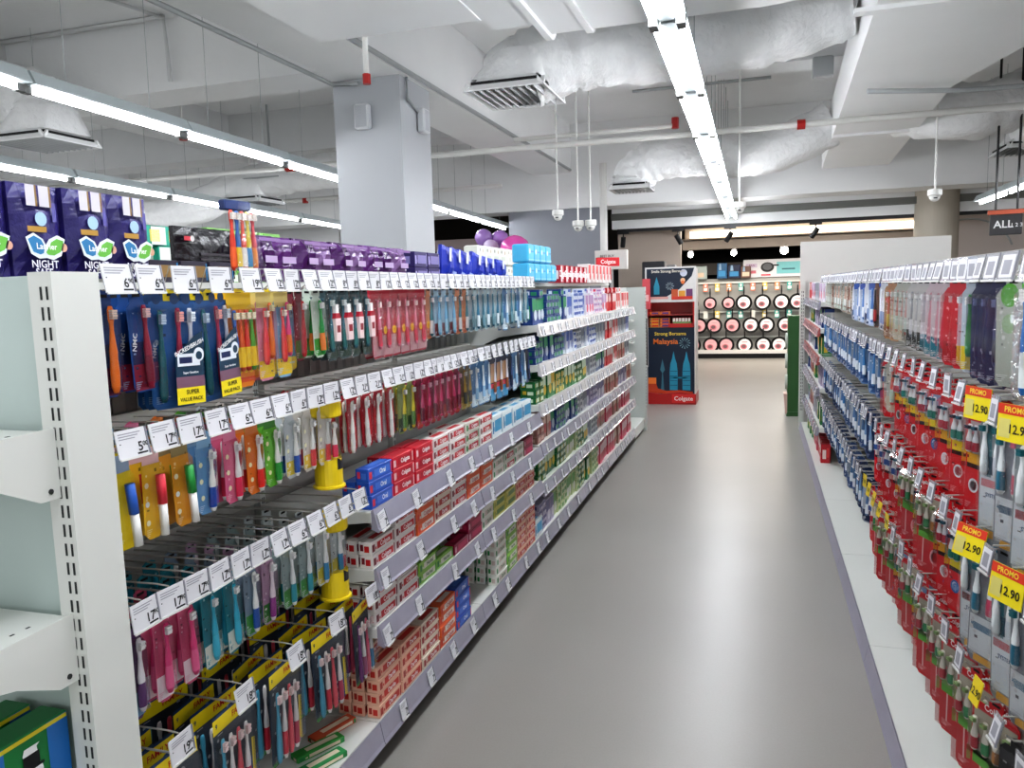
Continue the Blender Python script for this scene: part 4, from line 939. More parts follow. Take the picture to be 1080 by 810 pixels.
# ------------------------------------------------------------------ goods on top of the left run
TOPZ = 1.5455
def soft_pack(name, w, h, d_, base, deco, seed=0, puff=.012, rough=.3, mesh_only=True, crimp=False):
    rr_ = random.Random(seed); nx, nz = 6, 6; m = MB(); vs = []; fs = []
    for side in (-1, 1):
        for j in range(nz + 1):
            for i in range(nx + 1):
                u, v = i / nx, j / nz; e_ = min(1, 4 * min(u, 1 - u)) * min(1, 4 * min(v, 1 - v))
                pin = (1 - .06 * (4 * v * (1 - v))) if crimp else 1
                vs.append(((u - .5) * w * pin, side * (d_ / 2 * (.25 + .75 * e_)) + side * rr_.uniform(0, puff) * e_, v * h))
    N = (nx + 1) * (nz + 1)
    for s_ in (0, 1):
        for j in range(nz):
            for i in range(nx):
                a = s_ * N + j * (nx + 1) + i; q = (a, a + 1, a + nx + 2, a + nx + 1); fs.append(q if s_ == 0 else q[::-1])
    rim = [i for i in range(nx + 1)] + [j * (nx + 1) + nx for j in range(1, nz + 1)] + [nz * (nx + 1) + i for i in range(nx - 1, -1, -1)] + [j * (nx + 1) for j in range(nz - 1, 0, -1)]
    for i in range(len(rim)):
        a, b = rim[i], rim[(i + 1) % len(rim)]; fs.append((b, a, a + N, b + N))
    m.add(vs, fs, mat('foil_%s' % base, base, rough, vary=.12, scale=12, bump=.5, bscale=22))
    f = -d_ / 2 - puff - .0012
    for dd in deco:
        if dd[0] == 'r': m.rect(dd[1] * w, dd[2] * w, dd[3] * h, dd[4] * h, f, C(dd[5]))
        elif dd[0] == 'd': m.disc(dd[1] * w, dd[2] * h, dd[3], f - .0003, C(dd[4]), 14, dd[5] if len(dd) > 5 else 1)
        elif dd[0] == 't': m.text(dd[1], dd[2] * w, dd[3] * h, dd[4], f - .0012, C(dd[5]), rot=dd[6] if len(dd) > 6 else 0)
        elif dd[0] == 'p': m.poly([(a * w, b * h) for a, b in dd[1]], f - dd[3], C(dd[2]))
    return m.mesh(name)
bars = []
for k in range(9): bars += [('r', -.37 + .018 * k, -.37 + .018 * k + .008, .76, .96, '4c4a58'), ('r', -.11 + .018 * k, -.11 + .018 * k + .008, .76, .96, '4c4a58')]
leafL = [(-.42, .40), (-.30, .44), (-.16, .40), (-.10, .33), (-.13, .26), (-.2, .245), (-.33, .27)]; leafR = [(.30, .40), (.16, .42), (.04, .38), (-.08, .27), (-.04, .245), (.08, .24), (.22, .28)]
nm_ = soft_pack('pad_packet', .118, .185, .07, '2c2468', [('r', -.38, -.2, .75, .97, 'cfccd6'), ('r', -.12, .08, .75, .97, 'cfccd6'), ('r', -.2, -.16, .75, .97, '8a6c3c'), ('r', .08, .12, .75, .97, '8a6c3c'), ('d', -.12, .62, .014, 'a8c8e8'), ('r', -.40, -.02, .48, .54, 'b08838'), ('r', .12, .2, .6, .8, '5c589c'),
     ('p', [(-.46, .42), (-.3, .47), (-.12, .41), (-.07, .35), (0, .41), (.18, .46), (.34, .42), (.24, .24), (.06, .19), (-.07, .21), (-.22, .20), (-.38, .25)], 'e4ecf0', .0003), ('p', leafL, '2c7cb0', .0008), ('p', leafR, '6cb848', .0008), ('t', 'Laurier', -.06, .33, .017, 'ffffff'), ('t', 'NIGHT', -.12, .14, .021, 'e8e8f4'), ('t', 'SAFE', -.15, .055, .020, 'e8e8f4'), ('d', .3, .33, .009, 'd8a890')], seed=1, puff=.003, rough=.35)
for k, (y, x, z) in enumerate(((1.105, -1.395, 0), (1.225, -1.39, 0), (1.345, -1.38, 0), (1.465, -1.385, -.0))):
    put('pad_packet', nm_, x, y + .02, TOPZ + .008 + z, R(90 + (k % 2) * 2), 'navy NIGHT SAFE pad packet on the left gondola top, %s' % ['at the picture edge', 'nearest full one', 'middle one', 'last before teal boxes'][k], 'packet')
sm = carton_mesh(.10, .055, .06, '2a2438', '8a6c3c', '2c7cb0', None)
for k in range(3): put('pad_carton', sm, -1.43, 1.62 + .11 * k, TOPZ + .0006, R(90), 'low dark gold-edged carton behind the top tags, %s from left' % ordn(k + 1), 'box')
tealm = carton_mesh(.13, .06, .12, '2fa890', 'e8f0e8', 'd8d060', None, style=2)
for k, (y, z) in enumerate(((1.86, 0), (1.86, .061), (1.88, .122), (2.06, .0), (2.06, .061), (2.03, .122))):
    put('tissue_box', tealm, -1.80, y + (.0 if k != 2 else .07), TOPZ + .0006 + z + (.0 if k != 5 else .0), R(90), 'teal box on the gondola top behind black pouch, %s of six' % ordn(k + 1), 'box')
blk = soft_pack('black_pouch', .24, .135, .05, '15131a', [('r', -.2, .42, .45, .5, '3a363c'), ('r', -.2, .42, .36, .39, '3a363c'), ('r', -.45, -.3, .72, .8, 'c03040'), ('d', -.32, .76, .008, 'd8d8d8')], seed=4, puff=.003, rough=.25)
put('black_pouch', blk, -1.44, 1.82, TOPZ + .012, R(90), 'flat black pouch standing behind the top row price tags', 'packet')
# tall clear bag of brushes
b = empty('toothbrush_bag', (-1.25, 1.72, 1.555), R(82))
q = MB(); vs = []; fs = []
for j in range(8):
    for i in range(6): vs.append(((i / 5 - .5) * (.10 - .006 * j), -.035 + rnd.uniform(-.006, .006), j * .026))
for j in range(7):
    for i in range(5): a = j * 6 + i; fs.append((a, a + 1, a + 7, a + 6))
q.add(vs, fs, BAG); q.obj('clear_bag', b)
MB().bbox(-.045, .045, -.004, .02, .165, .19, .003, C('24386c')).obj('header', b)
for k, (c1, c2) in enumerate((('d8402c', 'e8622a'), ('3c6cb0', 'e8c83a'), ('e0503a', 'f0ece8'), ('d8c83a', '3a8cc0'), ('c82c40', 'e88c3a'))):
    bm, s_ = brush_mesh(.15, c1, c2, 'f0e8e0'); t = mk('toothbrush', bm, b, (-.036 + .018 * k, -.012, .165)); mk('bristles', s_, t)
tag(b, 'tall clear bag of coloured toothbrushes standing above the top tags', 'toothbrush')
grn = soft_pack('tissue_pack', .14, .10, .09, '8cc86c', [('r', -.4, .4, .1, .35, 'e8f0e0'), ('r', -.3, .3, .6, .7, 'e8f4e0')], 5, .006)
for k in range(3): put('tissue_pack', grn, -1.85, 2.42 + .15 * k, TOPZ + .006 + (.10 if k == 2 else .1), R(90), 'light green tissue pack on the rear top, %s along' % ordn(k + 1), 'packet')
for k in range(3): put('tissue_pack', grn, -1.85, 2.42 + .15 * k, TOPZ + .006, R(90), 'lower light green tissue pack on rear top, %s along' % ordn(k + 1), 'packet')
pur = [soft_pack('foil_pouch', .135, .135, .06, c, [('r', -.4, .4, .86, .93, '8a6aa0'), ('r', -.2, .25, .4, .55, 'b8a0c8')], 6 + i, .014, .18, crimp=True) for i, c in enumerate(('4a1f5c', '5c2c70', '7c5c8c'))]
for k in range(9):
    put('foil_pouch', pur[(0, 1, 0, 2, 0, 2, 1, 0, 2)[k]], -1.41 - .01 * (k % 2), 2.02 + .115 * k, TOPZ + .004, R(90 + rnd.uniform(-8, 8)), 'shiny %s foil pouch on the gondola top, %s from the near end' % (('dark purple', 'purple', 'pale purple')[(0, 1, 0, 2, 0, 2, 1, 0, 2)[k]], ordn(k + 1)), 'packet')
nvy = carton_mesh(.13, .065, .12, '28185c', '8078b0', 'a8a0d0', None, style=0)
for k in range(4): put('pad_carton', nvy, -1.44, 3.14 + .14 * (k % 2), TOPZ + .0006 + .066 * (k // 2), R(90), 'dark violet pad carton %s, %s pair past the foil pouches' % (('left', 'right')[k % 2], ('lower', 'upper')[k // 2]), 'box')
blm = soft_pack('pad_packet_blue', .13, .15, .07, '1e34a8', [('r', -.35, -.15, .5, .92, 'd8dce8'), ('r', 0, .4, .15, .25, '8ca0d8')], 9, .004)
for k in range(7):
    o = put('pad_packet_blue', blm, -1.40 - .008 * (k % 3), 3.45 + .135 * k, TOPZ + .02, R(90 + rnd.uniform(-6, 6)), 'royal blue pad packet on the gondola top, %s from the left' % ordn(k + 1), 'packet'); o.rotation_euler[1] = R(8 + 2 * k if k < 4 else 3); o.scale = (1, 1, 1 - .045 * k)
q = MB(); q.bbox(-.064, .064, -.05, .05, 0, .108, .008, C('4cb4e0')); q.disc(-.03, .065, .016, -.0508, C('d8eef8')); q.rect(-.006, .05, .06, .068, -.0508, C('2c88c0')); q.rect(-.06, .06, .012, .02, -.0508, C('8cd4f0'))
lb = q.mesh('tissue_pack_blue')
for k in range(9): put('tissue_pack_blue', lb, -1.33, 4.52 + .135 * (k % 5), TOPZ + .006 + .112 * (k // 5), R(90), 'sky blue tissue pack, %s in the %s row above far shelves' % (ordn(k % 5 + 1), ('lower', 'upper')[k // 5]), 'packet')
q = MB(); q.bbox(-.068, .068, -.05, .05, 0, .118, .01, C('dedfd6')); q.rect(-.048, .04, .03, .06, -.0508, C('c0c4b8')); q.disc(.03, .085, .014, -.0508, C('b8a890')); q.rect(-.05, -.02, .08, .1, -.0508, C('98988c'))
wt = q.mesh('tissue_pack_white')
for k in range(14): put('tissue_pack_white', wt, -1.72, 4.75 + .15 * (k % 7), TOPZ + .006 + .122 * (k // 7), R(90 + rnd.uniform(-4, 4)), 'off-white tissue pack, %s in the %s row on rear top' % (ordn(k % 7 + 1), ('lower', 'upper')[k // 7]), 'packet')
rb = carton_mesh(.09, .12, .09, 'b01c30', 'e8e0e0', 'd84858', 'Colgate', style=2); wb = carton_mesh(.085, .15, .09, 'ece8e8', 'd0343c', 'd0343c', None, style=1)
for k in range(13): put('stacked_carton', rb if k < 6 else wb, -1.34, 5.35 + .155 * k, TOPZ + .0006, R(90), '%s carton on the far gondola top, %s along' % ('red' if k < 6 else 'white and red', ordn(k + 1)), 'box')
cs = MB().bbox(-.12, .12, -.01, .01, 0, .08, .003, C('c01c28')); cs.text('Colgate', 0, .04, .05, -.0112, C('f4e0e0'))
put('shelf_topper', cs.mesh('shelf_topper'), -1.32, 7.22, TOPZ + .152, R(40), 'small red topper sign on the far end of left gondola', 'sign')

# balloons
for k, (x, y, z, r_, c) in enumerate(((-3.55, 10.2, 2.22, .12, '8c6ca8'), (-3.35, 10.3, 2.20, .12, '9a70b4'), (-3.42, 10.1, 2.08, .11, 'c0b0cc'), (-3.05, 10.0, 2.02, .20, 'd858a8'), (-3.22, 10.05, 1.90, .14, 'c04898'))):
    o = empty('balloon', (x, y, z))
    MB().lathe([(.012, -1.12 * r_), (.35 * r_, -.95 * r_), (.75 * r_, -.62 * r_), (.97 * r_, -.15 * r_), (1.0 * r_, .15 * r_), (.85 * r_, .6 * r_), (.5 * r_, .9 * r_), (.15 * r_, 1.02 * r_)], mat('balloon_' + c, c, .15, vary=.04, coat=.5), 24).obj('balloon_skin', o, smooth=True)
    MB().tube([(0, 0, -1.1 * r_), (.02, 0, -.9 * r_ - .3), (0, 0, -z + .01)], .003, C('e0e0e0'), 4).obj('string', o)
    tag(o, ('upper left violet', 'upper right violet', 'pale lilac', 'large pink', 'small magenta')[k] + ' balloon floating beyond the left gondola', 'balloon')

# ================================================================== RIGHT RUN
RB, RF = .90, .455
bayR = [(1.0, 2.1), (2.1, 3.2), (3.2, 4.3), (4.3, 5.4), (5.4, 6.45), (6.45, 7.45), (7.45, 8.45)]
Rr = Side(-1, RB, RF, bayR, 0)
brn = ['nearest right gondola bay at the picture edge', 'second right gondola bay, hung mostly with red packs', 'third right gondola bay, red packs giving way to blue', 'fourth right gondola bay, hung with blue packs',
       'fifth right gondola bay, last one with hooks', 'sixth right gondola bay, shelves with red-edged rails', 'last right gondola bay before the tall white panel']
for i, (a, b) in enumerate(bayR):
    Rr.roots.append(make_bay(-1, RB, RF - .03, a, b, 1.52, DPANEL if i < 5 else PANEL, brn[i], 'right gondola bays', basez=.085, railm=KICK, topcap=False))
    if i < 5:
        bars = MB()
        for z in (1.485, 1.205, .90, .59): bars.box(-.045, -.02, -(b - a) / 2 + .03, (b - a) / 2 - .03, z, z + .03, WIRE)
        bars.obj('hook_rail', Rr.roots[-1])
tag(MB().box(.9215, 1.40, 1.0, 8.45, 0, 1.54, PANEL).obj('gondola_rear_body'), 'white rear body behind the right gondola bays', 'shelving unit')

slim('r_teal', 'big teal-handled brush pack', None, '22a0a8', 'e8f0f0', None, w=.085, h=.235, bag=True, pitch=.12, bL=.21, z=-.05, x=0)
slim('r_bl', 'big blue-handled brush pack', None, '2a78c4', 'e8f0f0', None, w=.085, h=.235, bag=True, pitch=.11, bL=.21, z=-.05, x=0)
D['r_gc'] = design(TB, 'clear pack with green spot', .09, .22, 'b4bcb0', [(.25, -.3, 'd8e0e0', 'c0ccc8', 'e8f0f0')], bag=True, pitch=.11, discs=[(-.1, -.16, .024, '5cb834'), (-.1, -.42, .02, '9cb890')], bL=.15)
slim('r_nv', 'dark navy wedge pack', '20244c', '2c3468', '1c2040', '282c50', w=.065, h=.235, pitch=.075, bris='7078a0')
slim('r_gy', 'green brush, yellow foot pack', 'c0ccd8', '3cac34', '3cac34', 'e8cc2a', w=.06, h=.225, pitch=.08); slim('r_rd', 'plain bright red pack', 'c8202c', 'd83840', 'b81c28', 'b01c24', w=.075, h=.225, pitch=.085)
slim('r_wt', 'white pack with teal foot', 'c8b8bc', 'd84a68', 'd83858', '2c7c8c', w=.07, h=.225, pitch=.09); slim('r_wk', 'white pack with dark foot', 'c0beba', '8c9094', 'e8e8ec', '38342e', w=.075, h=.225, pitch=.10)
slim('r_wr', 'white and pink pack', 'b4b4a8', 'd85c4c', 'c0d8c8', 'c8b8a0', w=.07, h=.215, pitch=.09); slim('r_kr', 'kraft card two-brush pack', 'a87c50', 'd8602c', 'd8b83c', '8c5c34', w=.085, h=.225, pitch=.11, clear=True, bands=[(-.4, .4, -.38, -.3, 'c83828')])
slim('r_wb', 'white pack, dark blue foot', 'd8dce4', 'e8ecf4', '7c94c0', '1c3058', w=.06, h=.2, pitch=.09); slim('r_bk', 'brown and black pack', '6c4c38', '3a2a28', 'a83838', '28201c', w=.06, h=.2, pitch=.09)
slim('r_bh', 'white pack, blue header', 'a0b0c8', '5c88c8', 'e8eef4', 'a8b8d8', w=.085, h=.2, pitch=.12, header='2450a0', bands=[(-.5, .5, -.2, -.06, '2c58b0')])
slim('r_pl', 'pale clear accessory pack', 'a4a8a0', 'c0a090', 'd8dcd8', 'a8b4a8', w=.06, h=.17, pitch=.10, bL=.12, kind='dental_accessory_pack', cat='dental care'); slim('r_br', 'grey and brown accessory pack', 'a09484', '805040', 'a8988c', '7c6c60', w=.06, h=.18, pitch=.10, bL=.12, kind='dental_accessory_pack', cat='dental care')
D['r_tw'] = design('twin_toothbrush_pack', 'clear twin pack, white-teal brushes', .095, .285, '8c989c', [(-.22, -.1, 'eef2f4', 'e8f0f2', '2c7c88'), (.2, -.1, 'eef2f4', 'dfe8f0', '28808c')],
    [(-.3, -.1, -.52, -.1, '2c7c88'), (.1, .3, -.52, -.1, '2c7c98'), (-.46, .46, -.72, -.5, 'dfe6ec'), (-.42, .42, -.60, -.54, 'c83848'), (-.46, .46, -.92, -.72, 'd6dfe6'), (-.4, -.02, -.5, -.36, '1d4c64'), (.05, .4, -.5, -.36, '1f7c84'), (-.3, .3, -.99, -.93, 'e0a83a')], [('SYSTEMA', 0, -.66, .012, '20507c')], bag=True, pitch=.13, bL=.115)
D['r_tp'] = design('twin_toothbrush_pack', 'clear twin pack, teal pink brushes', .095, .27, '888f98', [(-.22, -.12, 'e8eef0', '286c84', '2c7c88'), (.2, -.12, 'e8eef0', 'c8506c', 'd07088')],
    [(-.46, .46, -.92, -.6, 'd8dfe4'), (-.42, .42, -.72, -.66, '28688c'), (-.3, .3, -.99, -.93, 'e0a83a')], [], bag=True, pitch=.13, bL=.12)
def red(nm, look, h=.27, low='c81c28', mid='e8c82a', dsc='e8e8ec', c='2c7c6c', w=.066, pitch=.15, clearwin='b8a8a8', txt='Colgate'):
    D[nm] = design('red_toothbrush_pack', look, w, h, 'd0121f', [(-.2, -.2, 'e8e8e8', c, '303848'), (.12, -.2, 'e0e4e8', c, '2c6c80')], [(-.36, .36, -.46, -.18, clearwin), (-.44, .44, -.55, -.45, mid), (-.44, .44, -.59, -.55, '2a1418'), (.28, .36, -.92, -.62, 'e07880')],
        [(txt, 0, -.10, .014, 'ffffff')] if txt else [], pitch=pitch, bL=.066, discs=[(-.05, -.74, .017, dsc), (-.05, -.74, .012, 'c84048' if dsc != '2c6cb0' else 'd8e8f0')])
red('rd1', 'red pack with yellow stripe'); red('rd2', 'red pack with amber stripe', mid='e0a82a', c='b03848'); red('rd3', 'red pack with blue disc', mid='e8d42a', dsc='2c6cb0', h=.255, clearwin='7c98b8')
red('rd4', 'red pack with white stripe', mid='e8e0d8', c='3c5c9c', h=.25)
D['rdg'] = design('red_family_pack', 'wide red pack, green-yellow label', .13, .27, 'c41a26', [(-.36, -.2, 'd8d4c8', 'b03040', '8ca870'), (-.12, -.2, 'd8d4c8', '3c8c5c', '8ca870'), (.12, -.2, 'd8d4c8', 'b07840', '8ca870'), (.36, -.2, 'd8d4c8', '3c7c9c', '8ca870')],
    [(-.46, .46, -.55, -.15, 'a8a090'), (-.46, .46, -.62, -.5, '5cac38'), (-.1, .44, -.60, -.5, 'e8e02a'), (-.3, -.26, -.9, -.62, 'e8c0c0')], [('Colgate', 0, -.10, .02, 'ffffff')], pitch=.16, bL=.078, discs=[(.15, -.78, .024, 'e0a0a4'), (.15, -.78, .017, 'c02030')])
IB = 'interdental_brush_pack'
def blue(nm, look, base, low, c, h=.21, pitch=.125): slim(nm, look, base, c, 'dfe6ee', low, w=.06, h=h, pitch=pitch, kind=IB, bL=.14, bris='e0e8f0', cat='dental care', bands=[(-.46, .46, -.2, -.04, low)])
blue('b1', 'pale blue narrow pack', '6484a8', '1f4478', '3c78b0'); blue('b2', 'grey and blue narrow pack', '7c8694', '2a4878', '4c7098'); blue('b3', 'deep blue narrow pack', '28406c', '142a50', '7ca0c8'); blue('b4', 'white and navy narrow pack', 'a8b0bc', '182c50', '5c80b0')
D['blk2'] = design('black_toothbrush_pack', 'black pack with gold numeral', .09, .26, '17171c', [(.2, -.2, '2c2c34', '3c8c9c', 'c0c8d0')], [(-.46, .46, -.98, -.8, '2a6cb0')], [('2', -.2, -.55, .05, 'd8a82a'), ('Soft', -.1, -.36, .015, 'e8e8e8')], pitch=.14)

yaw = R(24)
nr = lambda y: y < 3.4
dr = lambda y: 5 if y < 1.8 else 3 if y < 3.2 else 2
pl = [(1.40, [D['r_bl']], '12.90'), (1.66, [D['r_teal'], D['r_bl']], '12.90'), (1.80, [D['r_gc']], '9.90'), (2.02, [D['r_nv']], '9.90'), (2.09, [D['r_gy']], '9.90'), (2.32, [D['r_rd']], '8.90'), (2.58, [D['r_wt']], '8.90'), (2.88, [D['r_wk']], '8.90'), (3.12, [D['r_wr']], '8.90'), (3.38, [D['r_kr']], '9.90'),
      (3.5, [D['r_wb']], '9.90'), (3.75, [D['r_bk']], '9.90'), (4.5, [D['r_bh'], D['r_wb']], '9.90'), (9, [D['r_pl'], D['r_br'], D['r_pl']], '6.90')]
clearhold = clear_mat('clear_ticket_holder', gloss=.12, rough=.2, haze=.25)
peg_row(Rr, 'top', 1.488, 1.30, 6.3, pl, dr, nr, seed=21, yaw=yaw, tagw=.06, tagh=.055)
pl = [(1.55, [D['r_tw']], '12.90', 'promo'), (1.92, [D['r_tw'], D['r_tp']], '12.90', 'promo'), (2.35, [D['rd1'], D['rd2']], '7.90'), (3.0, [D['rd2'], D['rd1'], D['rd3']], '7.90'), (3.35, [D['r_kr'], D['rd4'], D['r_wr']], '7.90'), (9, [D['b1'], D['b2'], D['b4'], D['b1']], '6.90')]
peg_row(Rr, 'second', 1.208, 1.30, 6.3, pl, dr, nr, seed=22, yaw=yaw, tagw=.045, tagh=.056)
pl = [(1.55, [D['r_tw']], '12.90', 'promo'), (1.98, [D['r_tp'], D['r_tw']], '12.90', 'promo'), (2.32, [D['rd3'], D['rd2']], '7.90'), (2.95, [D['rdg'], D['rd1']], '7.90'), (3.55, [D['rd4'], D['rd2']], '7.90'), (9, [D['b3'], D['b1'], D['b4'], D['b2']], '6.90')]
peg_row(Rr, 'third', .902, 1.30, 6.3, pl, dr, nr, seed=23, yaw=yaw, tagw=.045, tagh=.056)
pl = [(1.62, [D['blk2'], D['r_tp']], '12.90'), (1.80, [D['rdg']], '12.90', 'yellow'), (2.5, [D['rdg']], '12.90'), (2.95, [D['rd3'], D['rdg']], '7.90'), (3.6, [D['rd4'], D['rdg']], '7.90', 'yellow'), (9, [D['b3'], D['b2'], D['b3'], D['b4']], '6.90')]
peg_row(Rr, 'bottom', .60, 1.30, 6.3, pl, dr, nr, seed=24, yaw=yaw, tagw=.045, tagh=.056)
# shelves of the last two right bays
REDRAIL = mat('red_edge_rail', 'b0605c', .3, vary=.1)
for bi in (5, 6):
    a, b = bayR[bi]
    for si, z in enumerate((1.345, 1.14, .92, .68, .37)):
        add_shelf(Rr.roots[bi], -1, RB - RF, a, b, z, REDRAIL if si in (1, 2) else RAIL, [(a + .1 + .2 * j, '7.90', rnd.uniform(-6, 6)) for j in range(5)], tagsize=.05)
farr = {0: ['whl', 'gry', 'whl', 'red'], 1: ['navy', 'lav', 'grn', 'gry'], 2: ['gold', 'navy', 'gry', 'lav'], 3: ['lav', 'grn', 'brn', 'navy'], 4: ['grn', 'gry', 'brn', 'navy'], 5: ['red', 'pnk', 'gold', 'grn']}
nR = ['far right top shelf', 'far right second shelf', 'far right third shelf', 'far right fourth shelf', 'far right fifth shelf', 'far right base deck']
for si in range(6):
    z = (1.345, 1.14, .92, .68, .37, .085)[si]; y = 6.50; k = 0
    while y < 8.36:
        k += 1; look, mm = FARC[farr[si][min(3, int((y - 6.5) / 1.9 * 4))]]
        put('upright_carton', mm[1], RF + .05 + rr_.uniform(0, .02), y + .044, z + .0006, R(-90), '%s standing %s along %s' % (look, ordn(k), nR[si]), 'box'); y += .098
ambr = empty('amber_bottle_box', (RF + .06, 6.52 - .0, 9)); bpy.data.objects.remove(ambr)
# tall white panel closing the far end
e = empty('tall_end_panel', (1.0, 8.50, 0))
MB().box(-.60, .75, .0, .03, 0.05, 1.90, mat('white_tall_panel', 'cfcdc9', .45, vary=.02)).obj('panel', e)
p = MB(); p.box(-.60, -.55, -.035, -.001, 0, 1.52, WHITE_METAL)
for k in range(36):
    z = .2 + .034 * k; p.rect(-.585, -.58, z, z + .022, -.0356, SLOT); p.rect(-.57, -.565, z, z + .022, -.0356, SLOT)
p.obj('upright', e)
tag(e, 'tall blank off-white panel closing the far end of right gondola', 'panel')
# green stand with white discs beyond the right run
g = empty('green_display_stand', (.42, 9.45, 0))
GR = C('2c5a2c'); m = MB(); m.box(-.10, .10, -.12, .12, .02, 1.13, GR); m.prism([(-.11, .0), (.11, 0), (.10, .05), (-.10, .05)], 'y', -.14, .14, GR); m.obj('body', g)
for z in (.38, .62, .85):
    MB().tube([(-.101, -.02, z), (-.125, -.02, z)], .085, C('c8ccc4'), 18).obj('round_sign', g)
MB().prism([(-.12, .02), (-.101, .02), (-.101, .25), (-.14, .25)], 'y', -.1, .1, C('d8b8b0')).obj('leaflet', g)
tag(g, 'dark green display stand with round white discs at right gondola end', 'display stand')

# ================================================================== PROMOTION STAND
s = empty('promotion_display_stand', (-1.065, 10.25, 0))
NV = C('152236'); RD = C('a8201f'); OR = C('e87c34')
m = MB(); m.box(-.30, .30, -.12, .30, .12, .98, NV); m.obj('cabinet', s)
m = MB(); m.prism([(-.32, 0), (.32, 0), (.32, .13), (.12, .16), (-.12, .13), (-.32, .16)], 'y', -.15, .32, RD); m.box(.02, .31, -.155, -.15, .02, .13, C('d02c2c')); m.text('Colgate', .165, .075, .075, -.157, C('f2e4e0')); m.obj('base', s)
f = -.122
m = MB()
m.text('Strong Bersama', -.0, .90, .062, f, C('e8c84a')); m.text('Malaysia', -.06, .80, .095, f, OR)
for (x, w_) in ((.04, .05), (.20, .05)):
    m.poly([(x - w_, .18), (x + w_, .18), (x + w_, .42), (x + w_ * .8, .52), (x + w_ * .4, .58), (x, .68), (x - w_ * .4, .58), (x - w_ * .8, .52), (x - w_, .42)], f, C('2c8ca8'))
    for z in (.24, .30, .36, .42): m.rect(x - w_ * .9, x + w_ * .9, z, z + .008, f - .001, C('17506c'))
m.rect(.04, .2, .33, .35, f, C('2c8ca8')); m.poly([(-.12, .18), (-.08, .18), (-.095, .40), (-.07, .44), (-.10, .58), (-.13, .44), (-.105, .40)], f, C('3c6c7c'))
for a in range(0, 360, 30): m.poly([(.18 + .02 * math.cos(R(a)), .78 + .02 * math.sin(R(a))), (.18 + .07 * math.cos(R(a + 4)), .78 + .07 * math.sin(R(a + 4))), (.18 + .07 * math.cos(R(a - 4)), .78 + .07 * math.sin(R(a - 4)))], f, C('8cb0b8'))
m.poly([(-.29, .14), (-.29, .30), (-.2, .32), (-.16, .2), (-.05, .17), (.1, .18), (.28, .16), (.28, .13)], f - .002, C('b8401f')); m.rect(-.28, -.18, .26, .34, f - .003, OR)
m.obj('printed_front', s)
m = MB(); m.box(-.30, -.28, -.12, .30, .98, 1.30, RD); m.box(.28, .30, -.12, .30, .98, 1.30, RD); m.box(-.28, .28, .26, .30, .98, 1.30, C('7c2020')); m.box(-.28, .28, -.12, .26, 1.13, 1.14, C('8c2422')); m.box(-.02, .28, -.14, -.12, .98, 1.03, RD); m.obj('tray', s)
m = MB(); m.box(-.31, .32, -.13, -.11, 1.30, 1.74, C('dcdad8')); m.poly([(-.29, 1.37), (-.29, 1.72), (.30, 1.72), (.27, 1.62), (.12, 1.46), (-.04, 1.37)], -.1315, NV)
m.text('Smile Strong Bersama', -.02, 1.685, .048, -.134, C('e8e0d0')); m.poly([(-.2, 1.40), (-.13, 1.40), (-.13, 1.5), (-.165, 1.62), (-.2, 1.5)], -.133, C('2c8ca8'))
for a in range(0, 360, 40): m.poly([(0 + .01 * math.cos(R(a)), 1.50 + .01 * math.sin(R(a))), (.05 * math.cos(R(a + 5)), 1.50 + .05 * math.sin(R(a + 5))), (.05 * math.cos(R(a - 5)), 1.50 + .05 * math.sin(R(a - 5)))], -.133, C('c0d0d4'))
m.disc(.17, 1.66, .045, -.134, C('c8ccdc')); m.disc(.16, 1.57, .03, -.134, C('e8b890')); m.disc(.16, 1.545, .022, -.1345, C('e0763c'))
for k in range(3): m.rect(.02 + .09 * k, .10 + .09 * k, 1.36, 1.44 + .02 * (k != 1), -.134, C(('b8542c', 'd89a3c', '6c3c6c')[k])); 
m.rect(.02, .28, 1.33, 1.37, -.1345, C('c83828')); m.rect(-.26, -.02, 1.34, 1.37, -.134, C('e0a8a0')); m.obj('header_board', s)
m = MB(); m.box(.30, .315, -.12, .30, .12, 1.72, C('d8d0cc')); m.obj('side_panel', s)
tag(s, 'dark promotional display stand with skyline towers and Smile Strong Bersama header', 'display stand')
pc = carton_mesh(.12, .04, .06, 'c85c2c', '5c3c7c', 'e8a03c', None); pc2 = carton_mesh(.12, .04, .06, 'e0a02c', 'c83828', '6c3c8c', None)
for k in range(8): put('toothpaste_carton', pc if k % 2 else pc2, -1.065 - .20 + .13 * (k % 2) - (.0), 10.20, .9806 + .041 * (k // 2) if k < 6 else 1.1406 + .041 * 0, 0, 'orange and purple carton on the promotion stand, %s of eight' % ordn(k + 1), 'box') if k < 6 else put('toothpaste_carton', pc, -1.065 - .2 + .13 * (k % 2), 10.20, 1.1406, 0, 'orange and purple carton on the promotion stand, %s of eight' % ordn(k + 1), 'box')
rc = carton_mesh(.03, .10, .03, 'c82430', 'e8e0d8', '6c9c5c', None, style=1)
for k in range(6): put('toothbrush_box', rc, -1.065 + .045 + .038 * k, 10.17, .9806 if False else 1.0, 0, 'small red upright box in the stand tray, %s from left' % ordn(k + 1), 'box')
for k, (a, b_, z0, z1, c, lab) in enumerate(((-1.40, -1.30, 1.22, 1.60, 'd86870', 'pink'),)):
    o = MB().box(a, b_, -.005, .005, z0, z1, C('c85058')).obj('hanging_strip', loc=(0, 10.05, 0)); o2 = MB().box(a + .02, b_ - .02, -.0065, -.005, z0 + .1, z1 - .2, C('e8b8b8')).obj('printed_patch', o)
    MB().box(-1.36, -1.34, -.004, .004, 0, z0, GREYM).obj('support_post', o)
    tag(o, 'pinkish red vertical notice strip beside the promotion stand header', 'sign')
